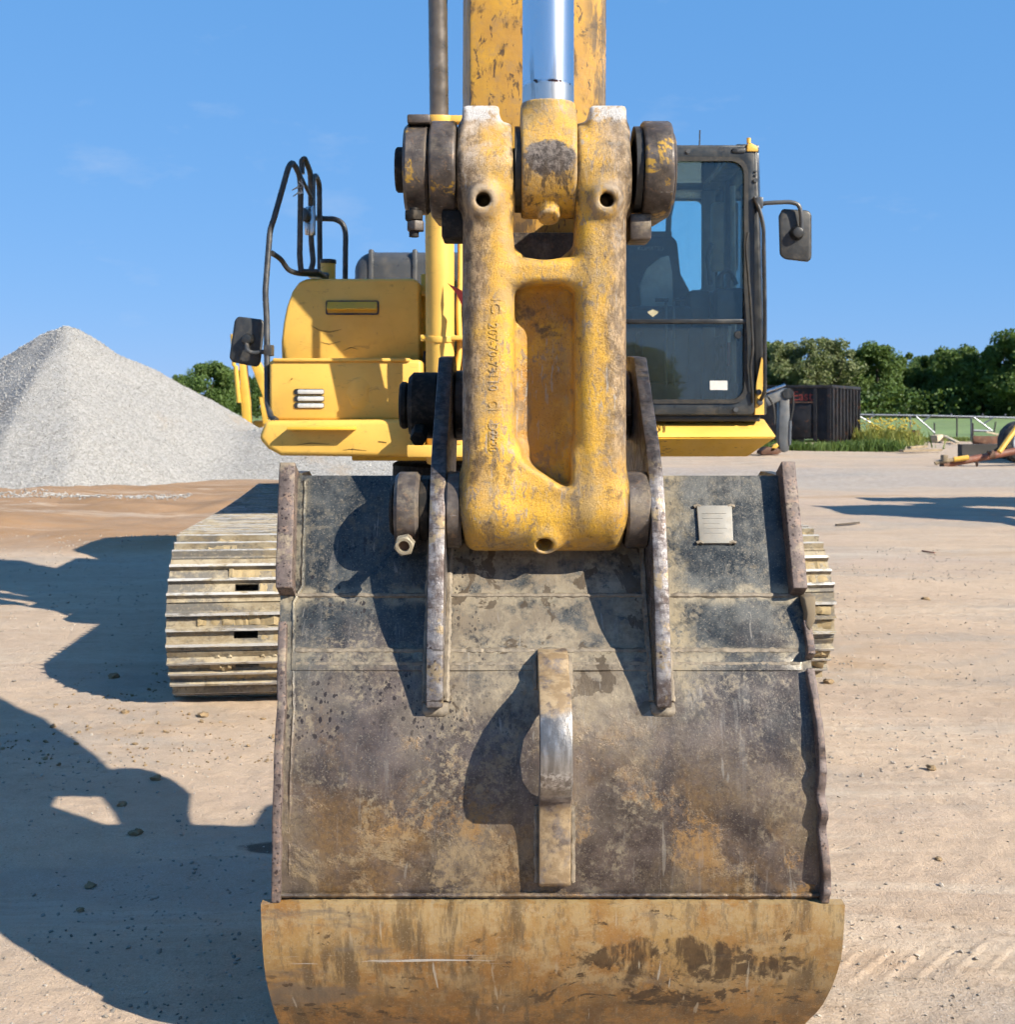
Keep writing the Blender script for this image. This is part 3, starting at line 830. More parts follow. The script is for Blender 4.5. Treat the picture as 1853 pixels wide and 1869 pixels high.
# ------------------------------------------------------------------ ground
def axis(parts):
    out = []
    for a, b, s in parts:
        out.append(np.arange(a, b, s))
    return np.concatenate(out)
gx = np.concatenate([-np.geomspace(600, 8, 30)[:-1], axis([(-8, -2.2, .09), (-2.2, .6, .017), (.6, 1.75, .009), (1.75, 2.2, .017), (2.2, 8, .09)]), np.geomspace(8, 600, 30)])
gy = np.concatenate([np.linspace(-80, 2.2, 25)[:-1], axis([(2.2, 2.5, .015), (2.5, 3.3, .009), (3.3, 4.6, .015), (4.6, 9, .034), (9, 20, .09), (20, 46, .35)]), np.geomspace(46, 900, 30)])
GX, GY = np.meshgrid(gx, gy)
def ground_z(X, Y):
    z = .05 * fbm(X * .45, Y * .45, 3, 3) * sstep(3, 14, Y) + .012 * fbm(X * 2.2, Y * 2.2, 5, 4) + .005 * fbm(X * 12, Y * 12, 8, 3)
    # scraped soil bank on the left before the gravel
    bank = sstep(-1.8, -3.6, X) * sstep(9.0, 12.5, Y) * sstep(22, 17, Y)
    z = z + bank * (.16 + .14 * fbm(X * .9, Y * .9, 11, 4))
    # ruts running across the yard
    z = z - .018 * np.exp(-((Y - 9.0 + .3 * np.sin(X * .5)) / .22) ** 2) * sstep(1.4, 2.2, X) - .015 * np.exp(-((Y - 6.4 + .2 * np.sin(X * .6)) / .2) ** 2) * sstep(1.6, 2.4, X)
    z = z + .05 * fbm(X * .8, Y * .8, 23, 4) * sstep(12, 26, Y)
    return z * sstep(1400, 60, np.abs(X) + Y)
GZ = ground_z(GX, GY)
# tyre tread: two rows of chevron lugs pressed into the dust, lower right
u = GX * .985 + GY * .17; v = GY * .985 - GX * .17
for v0, sg in ((2.62, 1), (2.78, -1)):
    band = sstep(.085, .065, np.abs(v - v0)) * sstep(.62, .80, GX) * sstep(2.6, 1.5, GX)
    ph = ((u + sg * (v - v0) * 1.3) / .092) % 1.0
    lug = np.exp(-((ph - .3) / .10) ** 2) - .5 * np.exp(-((ph - .52) / .09) ** 2)
    GZ += band * (.0045 * lug - .001) * (.55 + .9 * np.clip(vnoise(GX * 3, GY * 3, 31) + .5, 0, 1))
# crawler marks further back on the right
for y0 in (7.9, 8.35):
    band = sstep(.24, .18, np.abs(GY - y0 - .08 * GX)) * sstep(2.3, 2.9, GX)
    ph = ((GX + .5 * GY) / .19) % 1.0
    GZ += band * .016 * sstep(0, .2, ph) * sstep(.6, .4, ph)
ny, nx = GX.shape
ii = np.arange(ny * nx).reshape(ny, nx)
gq = np.stack([ii[:-1, :-1], ii[:-1, 1:], ii[1:, 1:], ii[1:, :-1]], -1).reshape(-1, 4)
ground = obj('ground', np_mesh('ground', np.stack([GX, GY, GZ], -1).reshape(-1, 3), gq), MT['ground'])
tag(ground, 'dry tan dirt yard with pale gravel streaks and tyre marks', 'ground', kind='structure')

def gz(x, y): return float(ground_z(np.array([float(x)]), np.array([float(y)]))[0])

# pasture behind the yard
def sheet(name, pts, z, mat, label, cat):
    m = MB(); m.add([(x, y, z) for x, y in pts], [tuple(range(len(pts)))])
    return tag(m.build(name, mat), label, cat, kind='structure')
sheet('field', [(-120, 46), (-30, 40), (-6, 39), (4, 44), (9.5, 44.5), (14, 46.5), (22, 48), (40, 50), (400, 60), (400, 700), (-400, 700), (-400, 60)], .09, MT['grass'],
      'flat green pasture beyond the yard in front of the trees', 'field')

# ------------------------------------------------------------------ stones (joined, nobody could count them)
ICO = None
def ico():
    global ICO
    if ICO is None:
        bm = bmesh.new(); bmesh.ops.create_icosphere(bm, subdivisions=1, radius=1)
        v = np.array([p.co[:] for p in bm.verts]); f = np.array([[q.index for q in t.verts] for t in bm.faces]); bm.free()
        ICO = (v, f)
    return ICO
OCT = (np.array([(1, 0, 0), (-1, 0, 0), (0, 1, 0), (0, -1, 0), (0, 0, 1), (0, 0, -1)], float),
       np.array([(0, 2, 4), (2, 1, 4), (1, 3, 4), (3, 0, 4), (2, 0, 5), (1, 2, 5), (3, 1, 5), (0, 3, 5)]))
def stones(name, pos, size, mat, parent=None, base=OCT, flat=.6, smooth=False):
    V, Fc = base
    n = len(pos)
    a = rng.uniform(0, 2 * np.pi, n)
    sc = size[:, None] * np.stack([rng.uniform(.7, 1.3, n), rng.uniform(.6, 1.1, n), rng.uniform(.4, .9, n) * flat / .6], 1)
    v = V[None] * (1 + rng.uniform(-.3, .3, (n, len(V), 1))) * sc[:, None, :]
    tilt = rng.uniform(-.5, .5, (n, 1))
    vz = v[..., 2] + tilt * v[..., 0]
    vx = v[..., 0] * np.cos(a)[:, None] - v[..., 1] * np.sin(a)[:, None]
    vy = v[..., 0] * np.sin(a)[:, None] + v[..., 1] * np.cos(a)[:, None]
    vv = np.stack([vx, vy, vz], -1) + pos[:, None, :]
    ff = Fc[None] + (np.arange(n) * len(V))[:, None, None]
    return obj(name, np_mesh(name, vv.reshape(-1, 3), ff.reshape(-1, 3), smooth), mat, parent)

# pebbles over the yard
n = 9000
py_ = 2.3 + 9.5 * rng.random(n) ** 1.5; px_ = rng.uniform(-1, 1, n) * (.5 * py_ + .3)
keep = (vnoise(px_ * 1.3, py_ * 1.3, 41) + rng.uniform(-.35, .35, n)) > -.02
px_, py_ = px_[keep], py_[keep]
sz = .0022 + .005 * rng.random(len(px_)) ** 6 + .00055 * py_
pz_ = ground_z(px_, py_) + sz * .2
tag(stones('pebbles', np.stack([px_, py_, pz_], 1), sz, MT['pebble'], base=ico()), 'small pebbles and grit strewn over the tan yard', 'pebbles', kind='stuff')
n = 900
py_ = 4.6 + 2.0 * rng.random(n); px_ = rng.uniform(-2.2, -.6, n)
keep = (vnoise(px_ * 3, py_ * 3, 51) > .05) | (py_ < 5.3)
px_, py_ = px_[keep][:420], py_[keep][:420]
sz = .004 + .010 * rng.random(len(px_)) ** 4
tag(stones('soil_crumbs', np.stack([px_, py_, ground_z(px_, py_) + sz * .3], 1), sz, MT['clod'], base=ico()), 'brown soil crumbs fallen in front of the crawler track', 'soil', kind='stuff')

# single clods large enough to pick out
clods = [((370, 1307), .030, 'brown dirt clod on the sunlit ground below the left track'), ((285, 1424), .026, 'dirt clod in the shade above the small lit patch'),
         ((222, 1472), .020, 'dark clod in the shade just below the small lit patch'), ((248, 1524), .024, 'upright clod in the middle of the shaded ground'),
         ((165, 1617), .020, 'small dark clod near the left edge of the bucket shadow'), ((147, 1662), .013, 'tiny clod low in the bucket shadow'),
         ((1700, 1405), .024, 'lone tan clod on the ground right of the bucket'), ((1714, 1570), .014, 'small clod lower right of the bucket'),
         ((208, 1241), .034, 'dark clod in the shadow of the left track'), ((1512, 1248), .030, 'clod at the foot of the right track'),
         ((228, 1303), .022, 'pale crumbly clod left of the bucket in the sun'), ((1690, 1097), .040, 'clod among the crawler marks at far right')]
for (cx, cy), s0_, lab in clods:
    s = s0_ * .8
    p = P(cx, cy, 1.0); Yg = H * F / (cy - HY); x = (cx - HX) / F * Yg
    V, Fc = ico(); bm = bmesh.new(); bmesh.ops.create_icosphere(bm, subdivisions=2, radius=1)
    for q in bm.verts:
        k = 1 + .6 * (random.random() - .5)
        q.co = Vector((q.co.x * k * random.uniform(.9, 1.2) * s, q.co.y * k * s, q.co.z * k * s * .62))
    me = bpy.data.meshes.new('dirt_clod'); bm.to_mesh(me); bm.free()
    o = obj('dirt_clod', me, MT['clod'], None, Matrix.Translation((x, Yg, gz(x, Yg) + s * .35)))
    tag(o, lab, 'dirt clod', 'clods of dirt lying on the yard')

# ------------------------------------------------------------------ gravel pile
pk = np.array((-9.35, 25.0)); pz = 3.17
hx = np.arange(-17, 1.2, .07); hy = np.arange(14.5, 34, .085)
PX, PY = np.meshgrid(hx, hy)
def pile_z(X, Y):
    dx, dy = X - pk[0], Y - pk[1]
    wx = dx + .35 * fbm(X * .35, Y * .35, 61, 3); wy = dy + .35 * fbm(X * .35, Y * .35, 67, 3)
    d = None
    for (nx_, ny_, s) in ((-.80, -.60, .95), (.10, -.99, .45), (.965, -.26, .74), (.70, .71, .60), (-.5, .86, .5)):
        q = (wx * nx_ + wy * ny_) * s
        d = q if d is None else smax(d, q, .09)
    z = pz + .04 - np.maximum(d, -.02) + .12 * fbm(X * .8, Y * .8, 83, 3) * sstep(1.2, 2.8, pz - d)
    z = smin(z, pz - .02 + 0 * z, .30)
    # slumped toe running to the right
    t2 = 1.10 - .34 * np.sqrt(((X + 4.6) / 1.3) ** 2 + (Y - 25.5) ** 2)
    z = smax(z, t2, .35)
    z = z + .045 * fbm(X * 1.1, Y * 1.1, 71, 4) + .05 * fbm(X * 5, Y * 5, 73, 3) * .35
    z = z + .10 * np.abs(fbm(X * .45, Y * .45, 79, 3)) * sstep(.2, 1.2, z)
    return np.maximum(z, -.25)
PZ = pile_z(PX, PY)
ny, nx = PX.shape
ii = np.arange(ny * nx).reshape(ny, nx)
pq = np.stack([ii[:-1, :-1], ii[:-1, 1:], ii[1:, 1:], ii[1:, :-1]], -1).reshape(-1, 4)
kk = PZ.reshape(-1)[pq].max(1) > -.2
pile_me = np_mesh('gravel_pile', np.stack([PX, PY, PZ], -1).reshape(-1, 3), pq[kk])
pile = thing('gravel_pile', (pk[0], pk[1], 0), 'tall heap of pale grey crushed stone left of the excavator', 'gravel pile')
obj('heap', pile_me, MT['gravel'], pile)
n = 60000
sx = rng.uniform(-14, 0, n); sy = rng.uniform(16, 27, n)
sz0 = pile_z(sx, sy)
kp = (sz0 > .0)
sx, sy, sz0 = sx[kp], sy[kp], sz0[kp]
ss = rng.uniform(.008, .022, len(sx))
o = stones('crushed_stones', np.stack([sx, sy, sz0 + ss * .15], 1), ss, MT['stone'], pile)
tag(o, kind='stuff')
# strip of spilled stone along the foot
n = 1300
sx = rng.uniform(-9.5, -4.4, n); sy = 16.5 + rng.normal(0, .16, n) + .03 * sx + .3 * vnoise(sx * .8, sx * 0, 5)
tag(stones('spilled_gravel', np.stack([sx, sy, ground_z(sx, sy) + .01], 1), rng.uniform(.008, .022, n), MT['stone']), 'thin line of spilled white gravel on the brown soil', 'gravel', kind='stuff')

# ------------------------------------------------------------------ trees
def crown_mesh(name, seed, h, w, n, leaf, z0=.12, spread=1.0):
    r = np.random.default_rng(seed)
    k = 46
    th = r.uniform(0, 2 * np.pi, k); rr = np.sqrt(r.random(k)) * .36 * w; zz = r.uniform(z0 + .1, .84, k)
    rr = rr * np.where(zz > .7, .6, 1.0)
    cen = np.stack([rr * np.cos(th), rr * np.sin(th), zz * h], 1)
    rad = r.uniform(.06, .19, k) * w * np.where(zz > .7, .7, 1.0)
    which = r.integers(0, k, n)
    d = r.normal(size=(n, 3)); d /= np.linalg.norm(d, axis=1)[:, None]
    rho = rad[which] * r.uniform(.25, 1.2, n) ** .7
    c = cen[which] + d * rho[:, None] * np.array((1, 1, .9))
    c[:, 2] = np.maximum(c[:, 2], .02 * h)
    nrm = d * .7 + r.normal(size=(n, 3)) * .75 + np.array((0, 0, .25)); nrm /= np.linalg.norm(nrm, axis=1)[:, None]
    t = np.cross(nrm, r.normal(size=(n, 3))); t /= np.linalg.norm(t, axis=1)[:, None]
    b = np.cross(nrm, t)
    s = leaf * r.uniform(.6, 1.25, n)[:, None]
    v = np.stack([c - t * s * 1.1, c + b * s * .55 + nrm * s * .15, c + t * s * 1.1, c - b * s * .55 + nrm * s * .15], 1).reshape(-1, 3)
    f = np.arange(4 * n).reshape(n, 4)
    return np_mesh(name, v, f, False), cen, rad
def trunk_mesh(name, seed, h, w, cen, r0):
    r = random.Random(seed)
    m = MB()
    pts = [Vector((0, 0, -.1)), Vector((r.uniform(-.1, .1), 0, h * .2)), Vector((r.uniform(-.2, .2), r.uniform(-.2, .2), h * .5)), Vector((r.uniform(-.3, .3), 0, h * .8))]
    m.tube(pts, r0, 8, radii=[r0, r0 * .8, r0 * .5, r0 * .2])
    for c in cen[:10]:
        a = pts[1].lerp(pts[2], r.random()); b = Vector(c)
        m.tube([a, a.lerp(b, .5) + Vector((0, 0, .1 * h * r.random())), b], r0 * .3, 6, radii=[r0 * .38, r0 * .25, r0 * .08])
    return m.mesh(name)
VAR = []
for i, (h, w, n, leaf, z0) in enumerate(((10, 9, 15000, .20, .02), (9, 8, 14000, .19, .02), (11, 8, 15000, .20, .02), (9.5, 6.5, 9000, .17, .1), (10.5, 5.5, 8500, .16, .1), (8, 9.5, 14000, .20, .02))):
    cm, cen, rad = crown_mesh('crown_leaves', 100 + i, h, w, n, leaf, z0)
    VAR.append((cm, trunk_mesh('trunk_wood', i, h, w, cen, .22), h))
def tree(px, top, Y, var, mat, label, group, wide=1.0, name='tree', rz=None):
    cm, tm, h = VAR[var]
    z = H + (HY - top) / F * Y
    s = z / h / .90
    M = Matrix.Translation(((px - HX) / F * Y, Y, .05)) @ Matrix.Rotation(random.uniform(0, 6.28) if rz is None else rz, 4, 'Z') @ Matrix.Diagonal((s * wide, s * wide, s, 1))
    e = bpy.data.objects.new(name, None); e.empty_display_size = .2
    place(e, None, M); tag(e, label, 'tree', group)
    for nm, me, mt in (('crown', cm, mat), ('trunk', tm, MT['bark'])):
        me2 = me
        o = bpy.data.objects.new(nm, me2)
        COL.objects.link(o); o.parent = e
        if not me2.materials: me2.materials.append(mt)
        o.material_slots[0].link = 'OBJECT'; o.material_slots[0].material = mt
    return e
LD, LM, LP = MT['leaf_dark'], MT['leaf_mid'], MT['leaf_pale']
G1 = 'trees along the far side of the pasture'
row = [(1392, 628, 128, 0, LM, 'mid-green tree just right of the cab, partly hidden by it', 1.0),
       (1435, 618, 125, 3, LP, 'slender pale grey-green tree nearest the cab', .95),
       (1478, 611, 124, 4, LP, 'tallest slender pale tree above the black dumpster', .95),
       (1522, 613, 126, 3, LP, 'pale slender tree above the right end of the dumpster', .95),
       (1562, 640, 130, 1, LM, 'rounded green tree right of the pale slender trees', 1.0),
       (1600, 628, 128, 0, LM, 'bright green tree with a pointed top right of the dumpster', .85),
       (1642, 638, 130, 2, LM, 'green tree standing left of the dip in the treeline', .9),
       (1680, 655, 135, 5, LD, 'low dark tree in the dip of the treeline', 1.0),
       (1712, 648, 130, 1, LD, 'dark tree right of the dip in the treeline', .95),
       (1745, 634, 126, 0, LM, 'broad green tree left of the large dense tree', 1.0),
       (1790, 625, 124, 2, LM, 'large dense green tree in the right part of the treeline', 1.05),
       (1832, 634, 128, 1, LD, 'dark tree second from the right picture edge', 1.0),
       (1868, 606, 120, 0, LM, 'tallest tree, cut by the right picture edge', 1.0)]
for px, top, Y, v, mt, lab, wd in row:
    tree(px, top, Y, v, mt, lab, G1, wd * 1.05)
for k, px in enumerate(range(1375, 1960, 30)):
    tree(px, 668 + random.uniform(-12, 10), 137 + random.uniform(-3, 5), (k * 5 + 1) % 6, LD, 'dark tree of the shaded row inside the wood', 'shaded second row of the wood', 1.3)
# leafy undergrowth closing the wood's foot
n = 24000
ux = rng.uniform(24, 78, n); uy = 126 + rng.normal(0, 2.5, n); uz = .1 + 3.0 * rng.random(n) ** 1.2 * (1 + .8 * vnoise(ux * .4, uy * .1, 91))
d = rng.normal(size=(n, 3)); d /= np.linalg.norm(d, axis=1)[:, None]
t = np.cross(d, rng.normal(size=(n, 3))); t /= np.linalg.norm(t, axis=1)[:, None]; b = np.cross(d, t)
c = np.stack([ux, uy, uz], 1); s = .22 * rng.uniform(.6, 1.2, n)[:, None]
uv = np.stack([c - t * s, c + b * s * .6, c + t * s, c - b * s * .6], 1).reshape(-1, 3)
tag(obj('undergrowth', np_mesh('undergrowth', uv, np.arange(4 * n).reshape(n, 4), False), LD), 'dark leafy undergrowth along the foot of the wood', 'undergrowth', kind='stuff')
# left group behind the gravel
G2 = 'trees behind the gravel heap'
tree(332, 688, 118, 5, LM, 'small green tree left of the group behind the gravel slope', G2, .75)
tree(385, 662, 112, 0, LM, 'round green tree behind the right slope of the gravel', G2, 1.15)
tree(428, 676, 120, 1, LD, 'darker tree partly behind the left mirror', G2, 1.1)
tree(470, 690, 124, 5, LD, 'dark tree partly behind the yellow front box', G2, 1.0)
for k, px in enumerate((520, 590, 660)):
    tree(px, 712, 140, k, LD, ['distant low tree behind the tank box', 'distant low tree behind the yellow box middle', 'distant low tree behind the boom cylinder'][k], G2, 1.2)
# tree behind the photographer, seen in the lower cab pane
tree(926 + F * 4.0 / 20, 500, 20, 0, LD, 'tree mirrored in the lower cab window', None, .8).matrix_basis = Matrix.Translation((3.9, -22.0, 0)) @ Matrix.Diagonal((.36, .36, .36, 1))
# ------------------------------------------------------------------ EXCAVATOR: bucket
CX = .083                                   # centre plane of the digging gear
exc = thing('excavator', (0, 7.4, 0), 'large yellow crawler excavator with its worn bucket lowered in front', 'excavator')

ROWS = [(868, 2.84), (940, 2.794), (1010, 2.749), (1087, 2.70), (1140, 2.662), (1190, 2.62), (1245, 2.582), (1300, 2.552), (1360, 2.528), (1430, 2.511), (1500, 2.502), (1570, 2.498), (1640, 2.50),
        (1700, 2.512), (1750, 2.535), (1800, 2.575), (1840, 2.625), (1866, 2.68)]
PROF = [(Y, H + (HY - r) / F * Y) for r, Y in ROWS]       # (Y, Z) of the outer back sheet
PROF += [(2.78, .012), (2.95, .010), (3.15, .012), (3.38, .02)]
PZa = np.array([p[1] for p in PROF[:18]])[::-1]; PYa = np.array([p[0] for p in PROF[:18]])[::-1]
def surf_y(z): return float(np.interp(z, PZa, PYa))
def surf_at(px, row):
    for Y in np.arange(2.35, 3.0, .001):
        z = H + (HY - row) / F * Y
        if Y >= surf_y(z): return P(px, row, Y)
    return P(px, row, 2.6)
def xl(z): return float(np.interp(z, [0, .39, .76, 1.0, 1.27], [-.495, -.497, -.497, -.527, -.544]))
def xr(z): return float(np.interp(z, [0, .04, .10, .18, .39, .76, 1.0, 1.27], [.585, .628, .658, .674, .680, .674, .680, .686]))
def normals(pr):
    out = []
    for i in range(len(pr)):
        a, b = pr[max(i - 1, 0)], pr[min(i + 1, len(pr) - 1)]
        d = Vector((b[0] - a[0], b[1] - a[1])).normalized()
        out.append(Vector((d.y, -d.x)) if True else d)     # towards the camera side (-Y) on the back sheet
    return out
NRM = normals(PROF)
def off(i, t):
    n = NRM[i]; s = 1 if n.x < 0 or n.y < 0 else -1
    n = n * s
    return (PROF[i][0] + n.x * t, PROF[i][1] + n.y * t)

def strip(name, mat, i0, i1, t0, t1, xa, xb, parent, cols=2, jitter=0.0, **kw):
    """plate following the bucket profile between offsets t0..t1 and x functions xa(z)..xb(z)"""
    idx = list(range(i0, i1 + 1))
    outer = [off(i, t1) for i in idx]; inner = [off(i, t0) for i in idx]
    ring = outer + inner[::-1]
    rings = []
    for c in range(cols + 1):
        u = c / cols; rr = []
        for k, (y, z) in enumerate(ring):
            w = 1 if k < len(outer) else 0
            jy = jitter * w * float(vnoise(np.array([u * 9.0 + z]), np.array([z * 6.0]), 5)[0])
            rr.append((xa(z) * (1 - u) + xb(z) * u, y + jy, z))
        rings.append(rr)
    m = MB(); m.loft(rings)
    return m.build(name, mat, parent, **kw)

# refine profile for smooth curve
def refine(pr, i0, n=3):
    out = pr[:i0]
    q = pr
    for i in range(i0, len(pr) - 1):
        p0, p1, p2, p3 = q[max(i - 1, i0)], q[i], q[i + 1], q[min(i + 2, len(pr) - 1)]
        for k in range(n):
            t = k / n
            out.append(tuple(.5 * ((2 * b) + (-a + c) * t + (2 * a - 5 * b + 4 * c - d) * t * t + (-a + 3 * b - 3 * c + d) * t ** 3) for a, b, c, d in zip(p0, p1, p2, p3)))
    out.append(pr[-1])
    return out
PROF = refine(PROF, 5); NRM = normals(PROF)
NP = len(PROF)
def ix(z):            # first profile index at or under height z on the back sheet
    for i, p in enumerate(PROF):
        if p[1] <= z: return i
    return NP - 1

iw = ix(.378)         # where the heel wear plate begins
bucket = strip('bucket', MT['bucket'], 0, NP - 1, -.03, 0.0, lambda z: xl(z) + .012, lambda z: xr(z) - .012, exc, cols=40, jitter=.006, smooth=24)
tag(bucket, 'worn dark steel bucket with tan dust and rust')
strip('wear_plate', MT['wear'], iw, NP - 1, .001, .024, lambda z: float(np.interp(z, [-.02, 0, .09, .20], [-.495, -.503, -.512, -.519])), lambda z: float(np.interp(z, [-.02, 0.0, .038, .10, .176, .24], [.60, .630, .658, .686, .702, .709])), bucket, cols=40, jitter=.005, smooth=40)

# side plates: closed outlines behind the sheet, plus the proud rims seen end-on
for sgn, xf in ((-1, xl), (1, xr)):
    ring = [off(i, .0) for i in range(0, NP)] + [(3.30, .45), (3.26, .85), (3.22, 1.18), (3.05, 1.25)]
    m = MB(); m.loft([[(xf(z) - sgn * .004, y, z) for y, z in ring], [(xf(z) - sgn * .03, y, z) for y, z in ring]])
    m.build('side_plate', MT['bucket'], bucket)
ie = ix(.985)
def rim(sgn, xf, i0, i1, prot, thick, wav, name, seed, head=.0):
    r = random.Random(seed); rings = []
    zs = [PROF[i] for i in range(i0, i1 + 1)]
    # resample densely
    pts = []
    for i in range(i0, i1):
        for t in (0, .25, .5, .75): pts.append((i, t))
    pts.append((i1, 0.0))
    for k, (i, t) in enumerate(pts):
        j = min(i + 1, NP - 1)
        a0, b0 = off(i, -.02), off(j, -.02); a1, b1 = off(i, prot), off(j, prot)
        y0, z0 = a0[0] * (1 - t) + b0[0] * t, a0[1] * (1 - t) + b0[1] * t
        y1, z1 = a1[0] * (1 - t) + b1[0] * t, a1[1] * (1 - t) + b1[1] * t
        w1 = wav * 2 * float(vnoise(np.array([k * .13 + seed * 7.7]), np.array([.5]), seed)[0])
        w2 = wav * 2 * float(vnoise(np.array([k * .19 + seed * 3.1]), np.array([9.5]), seed)[0])
        xo = xf(z0) + sgn * w2 * .5; xi = xo - sgn * (thick + w1 * .4)
        f = 1.0 - .35 * abs(w2) / max(wav, 1e-6) * (wav > .004)
        y1b, z1b = y0 + (y1 - y0) * f, z0 + (z1 - z0) * f
        rings.append([(xo, y0, z0), (xo, y1b, z1b), (xi, y1b, z1b), (xi, y0, z0)])
    if head:
        a = rings[0]; rings.insert(0, [(p[0], p[1] + .004, p[2] + head) for p in a])
    m = MB(); m.loft(rings)
    return m.build(name, MT['rim'], bucket, bevel=.003, seg=2, smooth=50)
rim(-1, xl, 0, ie, .050, .038, .002, 'side_rim', 3, .012)
rim(-1, xl, ie + 1, iw, .020, .019, .003, 'side_rim', 4)
rim(1, xr, 0, ie, .046, .034, .002, 'side_rim', 5, .016)
i_mid = ix(.86)
tag(rim(1, xr, ie + 1, i_mid, .036, .022, .012, 'side_rim', 6), 'chipped and bent rim piece')
tag(rim(1, xr, i_mid + 1, iw, .030, .017, .008, 'side_rim', 8), 'wavy worn rim of the right side')
# bent tab left standing at the break in the right rim, and the end of the left one
m = MB(); a = surf_at(1474, 1088)
m.loft([[(.668, 2.655, .986), (.694, 2.65, .992), (.694, 2.70, .992), (.668, 2.70, .986)], [(.672, 2.64, .955), (.688, 2.63, .94), (.688, 2.68, .94), (.672, 2.68, .95)], [(.668, 2.635, .93), (.675, 2.63, .915), (.675, 2.66, .915), (.668, 2.66, .92)]])
m.build('bent_tab', MT['wood'], bucket, bevel=.003)

# weld beads
def bead(pts, r, name='weld_bead', seed=1, mat='weld'):
    rr = random.Random(seed); q = []; rad = []
    for a, b in zip(pts[:-1], pts[1:]):
        a, b = Vector(a), Vector(b); k = max(2, int((b - a).length / .008))
        for i in range(k):
            q.append(a.lerp(b, i / k) + Vector((rr.uniform(-1, 1), rr.uniform(-1, 1), rr.uniform(-1, 1))) * r * .16); rad.append(r * rr.uniform(.82, 1.18))
    q.append(Vector(pts[-1])); rad.append(r)
    m = MB(); m.tube(q, r, 7, radii=rad)
    return m.build(name, MT[mat], bucket)
for row, r in ((1087, .006), (1188, .007), (1212, .006)):
    a = surf_at(940, row)
    z = a.z; y = surf_y(z)
    bead([(xl(z) + .04, y + .001, z), (-.18, y + .001, z)], r, seed=row)
    bead([(-.132, y + .001, z), (.318, y + .001, z)], r, seed=row + 1)
    bead([(.356, y + .001, z), (xr(z) - .03, y + .001, z)], r, seed=row + 2)
for xx in (-.180, -.134, .315, .357):
    bead([(xx, surf_y(z) - .001, z) for z in np.linspace(.775, 1.235, 16)], .008, seed=int(xx * 1000) + 999)
for xf, o_ in ((xl, .055),):
    bead([(xf(z) + o_ * (1 if z > .985 else .62), surf_y(z) + .001, z) for z in np.linspace(.42, 1.24, 22)], .0045, seed=17, mat='bucket')
z = .378
bead([(-.49, surf_y(z) - .006, z + .006), (.68, surf_y(z) - .006, z + .006)], .0045, seed=77, mat='bucket')

# reinforcing strip between the two cross welds
i0, i1 = ix(.875), ix(.845)
strip('cross_strip', MT['bucket'], i0, i1, .0005, .0035, lambda z: xl(z) + .03, lambda z: xr(z) - .025, bucket, cols=20, bevel=.002)

# hinge brackets
bprof = [(2.525, .772), (2.527, .80), (2.545, .90), (2.565, .99), (2.597, 1.10), (2.628, 1.188), (2.665, 1.255), (2.73, 1.329), (2.85, 1.425), (2.99, 1.542), (3.16, 1.552), (3.22, 1.53), (3.255, 1.49), (3.275, 1.42),
         (3.25, 1.33), (3.18, 1.24), (3.00, 1.20), (2.88, 1.15), (2.75, .95), (2.66, .86), (2.59, .765)]
for x0, x1 in ((-.175, -.139), (.320, .353)):
    m = MB(); m.prism_x(bprof, x0, x1)
    m.build('hinge_bracket', MT['edge'], bucket, bevel=.0035, seg=2)
    # weld toe at the lower end
    a = (x0 + x1) / 2
    q = MB(); q.loft([[(x0 - .010, surf_y(.772) - .004, .775), (x1 + .010, surf_y(.772) - .004, .775), (x1 + .010, surf_y(.772) + .02, .775), (x0 - .010, surf_y(.772) + .02, .775)],
                      [(x0 - .010, surf_y(.75) - .006, .758), (x1 + .012, surf_y(.75) - .006, .757), (x1 + .012, surf_y(.75) + .02, .757), (x0 - .010, surf_y(.75) + .02, .757)],
                      [(x0 - .002, surf_y(.742) + .001, .745), (x1 + .004, surf_y(.742) + .001, .745), (x1 + .004, surf_y(.742) + .02, .745), (x0 - .002, surf_y(.742) + .02, .745)]])
    q.build('weld_toe', MT['weld'], bucket, bevel=.004)

# bosses, collars and pins of the two bucket joints
Yp, Zp = 2.715, 1.180                       # link pin
Ya, Za = 3.10, 1.420                        # arm pin
def collar(x0, x1, Y, Z, r, name, mat, parent, ch=.006, seg=40):
    w = abs(x1 - x0)
    m = MB(); m.lathe((x0, Y, Z), (x1, Y, Z), [(0, r - ch), (ch, r), (w - ch, r), (w, r - ch)], seg)
    return m.build(name, MT[mat], parent, smooth=40)
collar(-.141, -.104, Yp, Zp, .088, 'boss', 'oldsteel_d', bucket)
collar(.268, .322, Yp, Zp, .088, 'boss', 'oldsteel_d', bucket)
collar(-.205, -.175, Yp, Zp, .070, 'pin', 'blacksteel', bucket)
collar(-.256, -.200, Yp, Zp, .087, 'pin_collar', 'oldsteel_d', bucket, .008)
collar(-.268, -.255, Yp, Zp, .060, 'pin', 'blacksteel', bucket)
collar(-.139, -.108, Ya, Za, .092, 'boss', 'oldsteel_d', bucket)
collar(.262, .321, Ya, Za, .092, 'boss', 'oldsteel_d', bucket)
collar(-.258, -.174, Ya, Za, .087, 'pin_collar', 'blacksteel', bucket, .012)
m = MB(); m.cyl((-.226, 3.03, 1.355), (-.226, 2.985, 1.335), .022, seg=6); m.build('collar_bolt', MT['blacksteel'], bucket, bevel=.002)
collar(-.282, -.260, Ya, Za, .062, 'pin', 'blacksteel', bucket)
collar(.352, .372, Ya, Za, .07, 'pin_collar', 'blacksteel', bucket, .004)
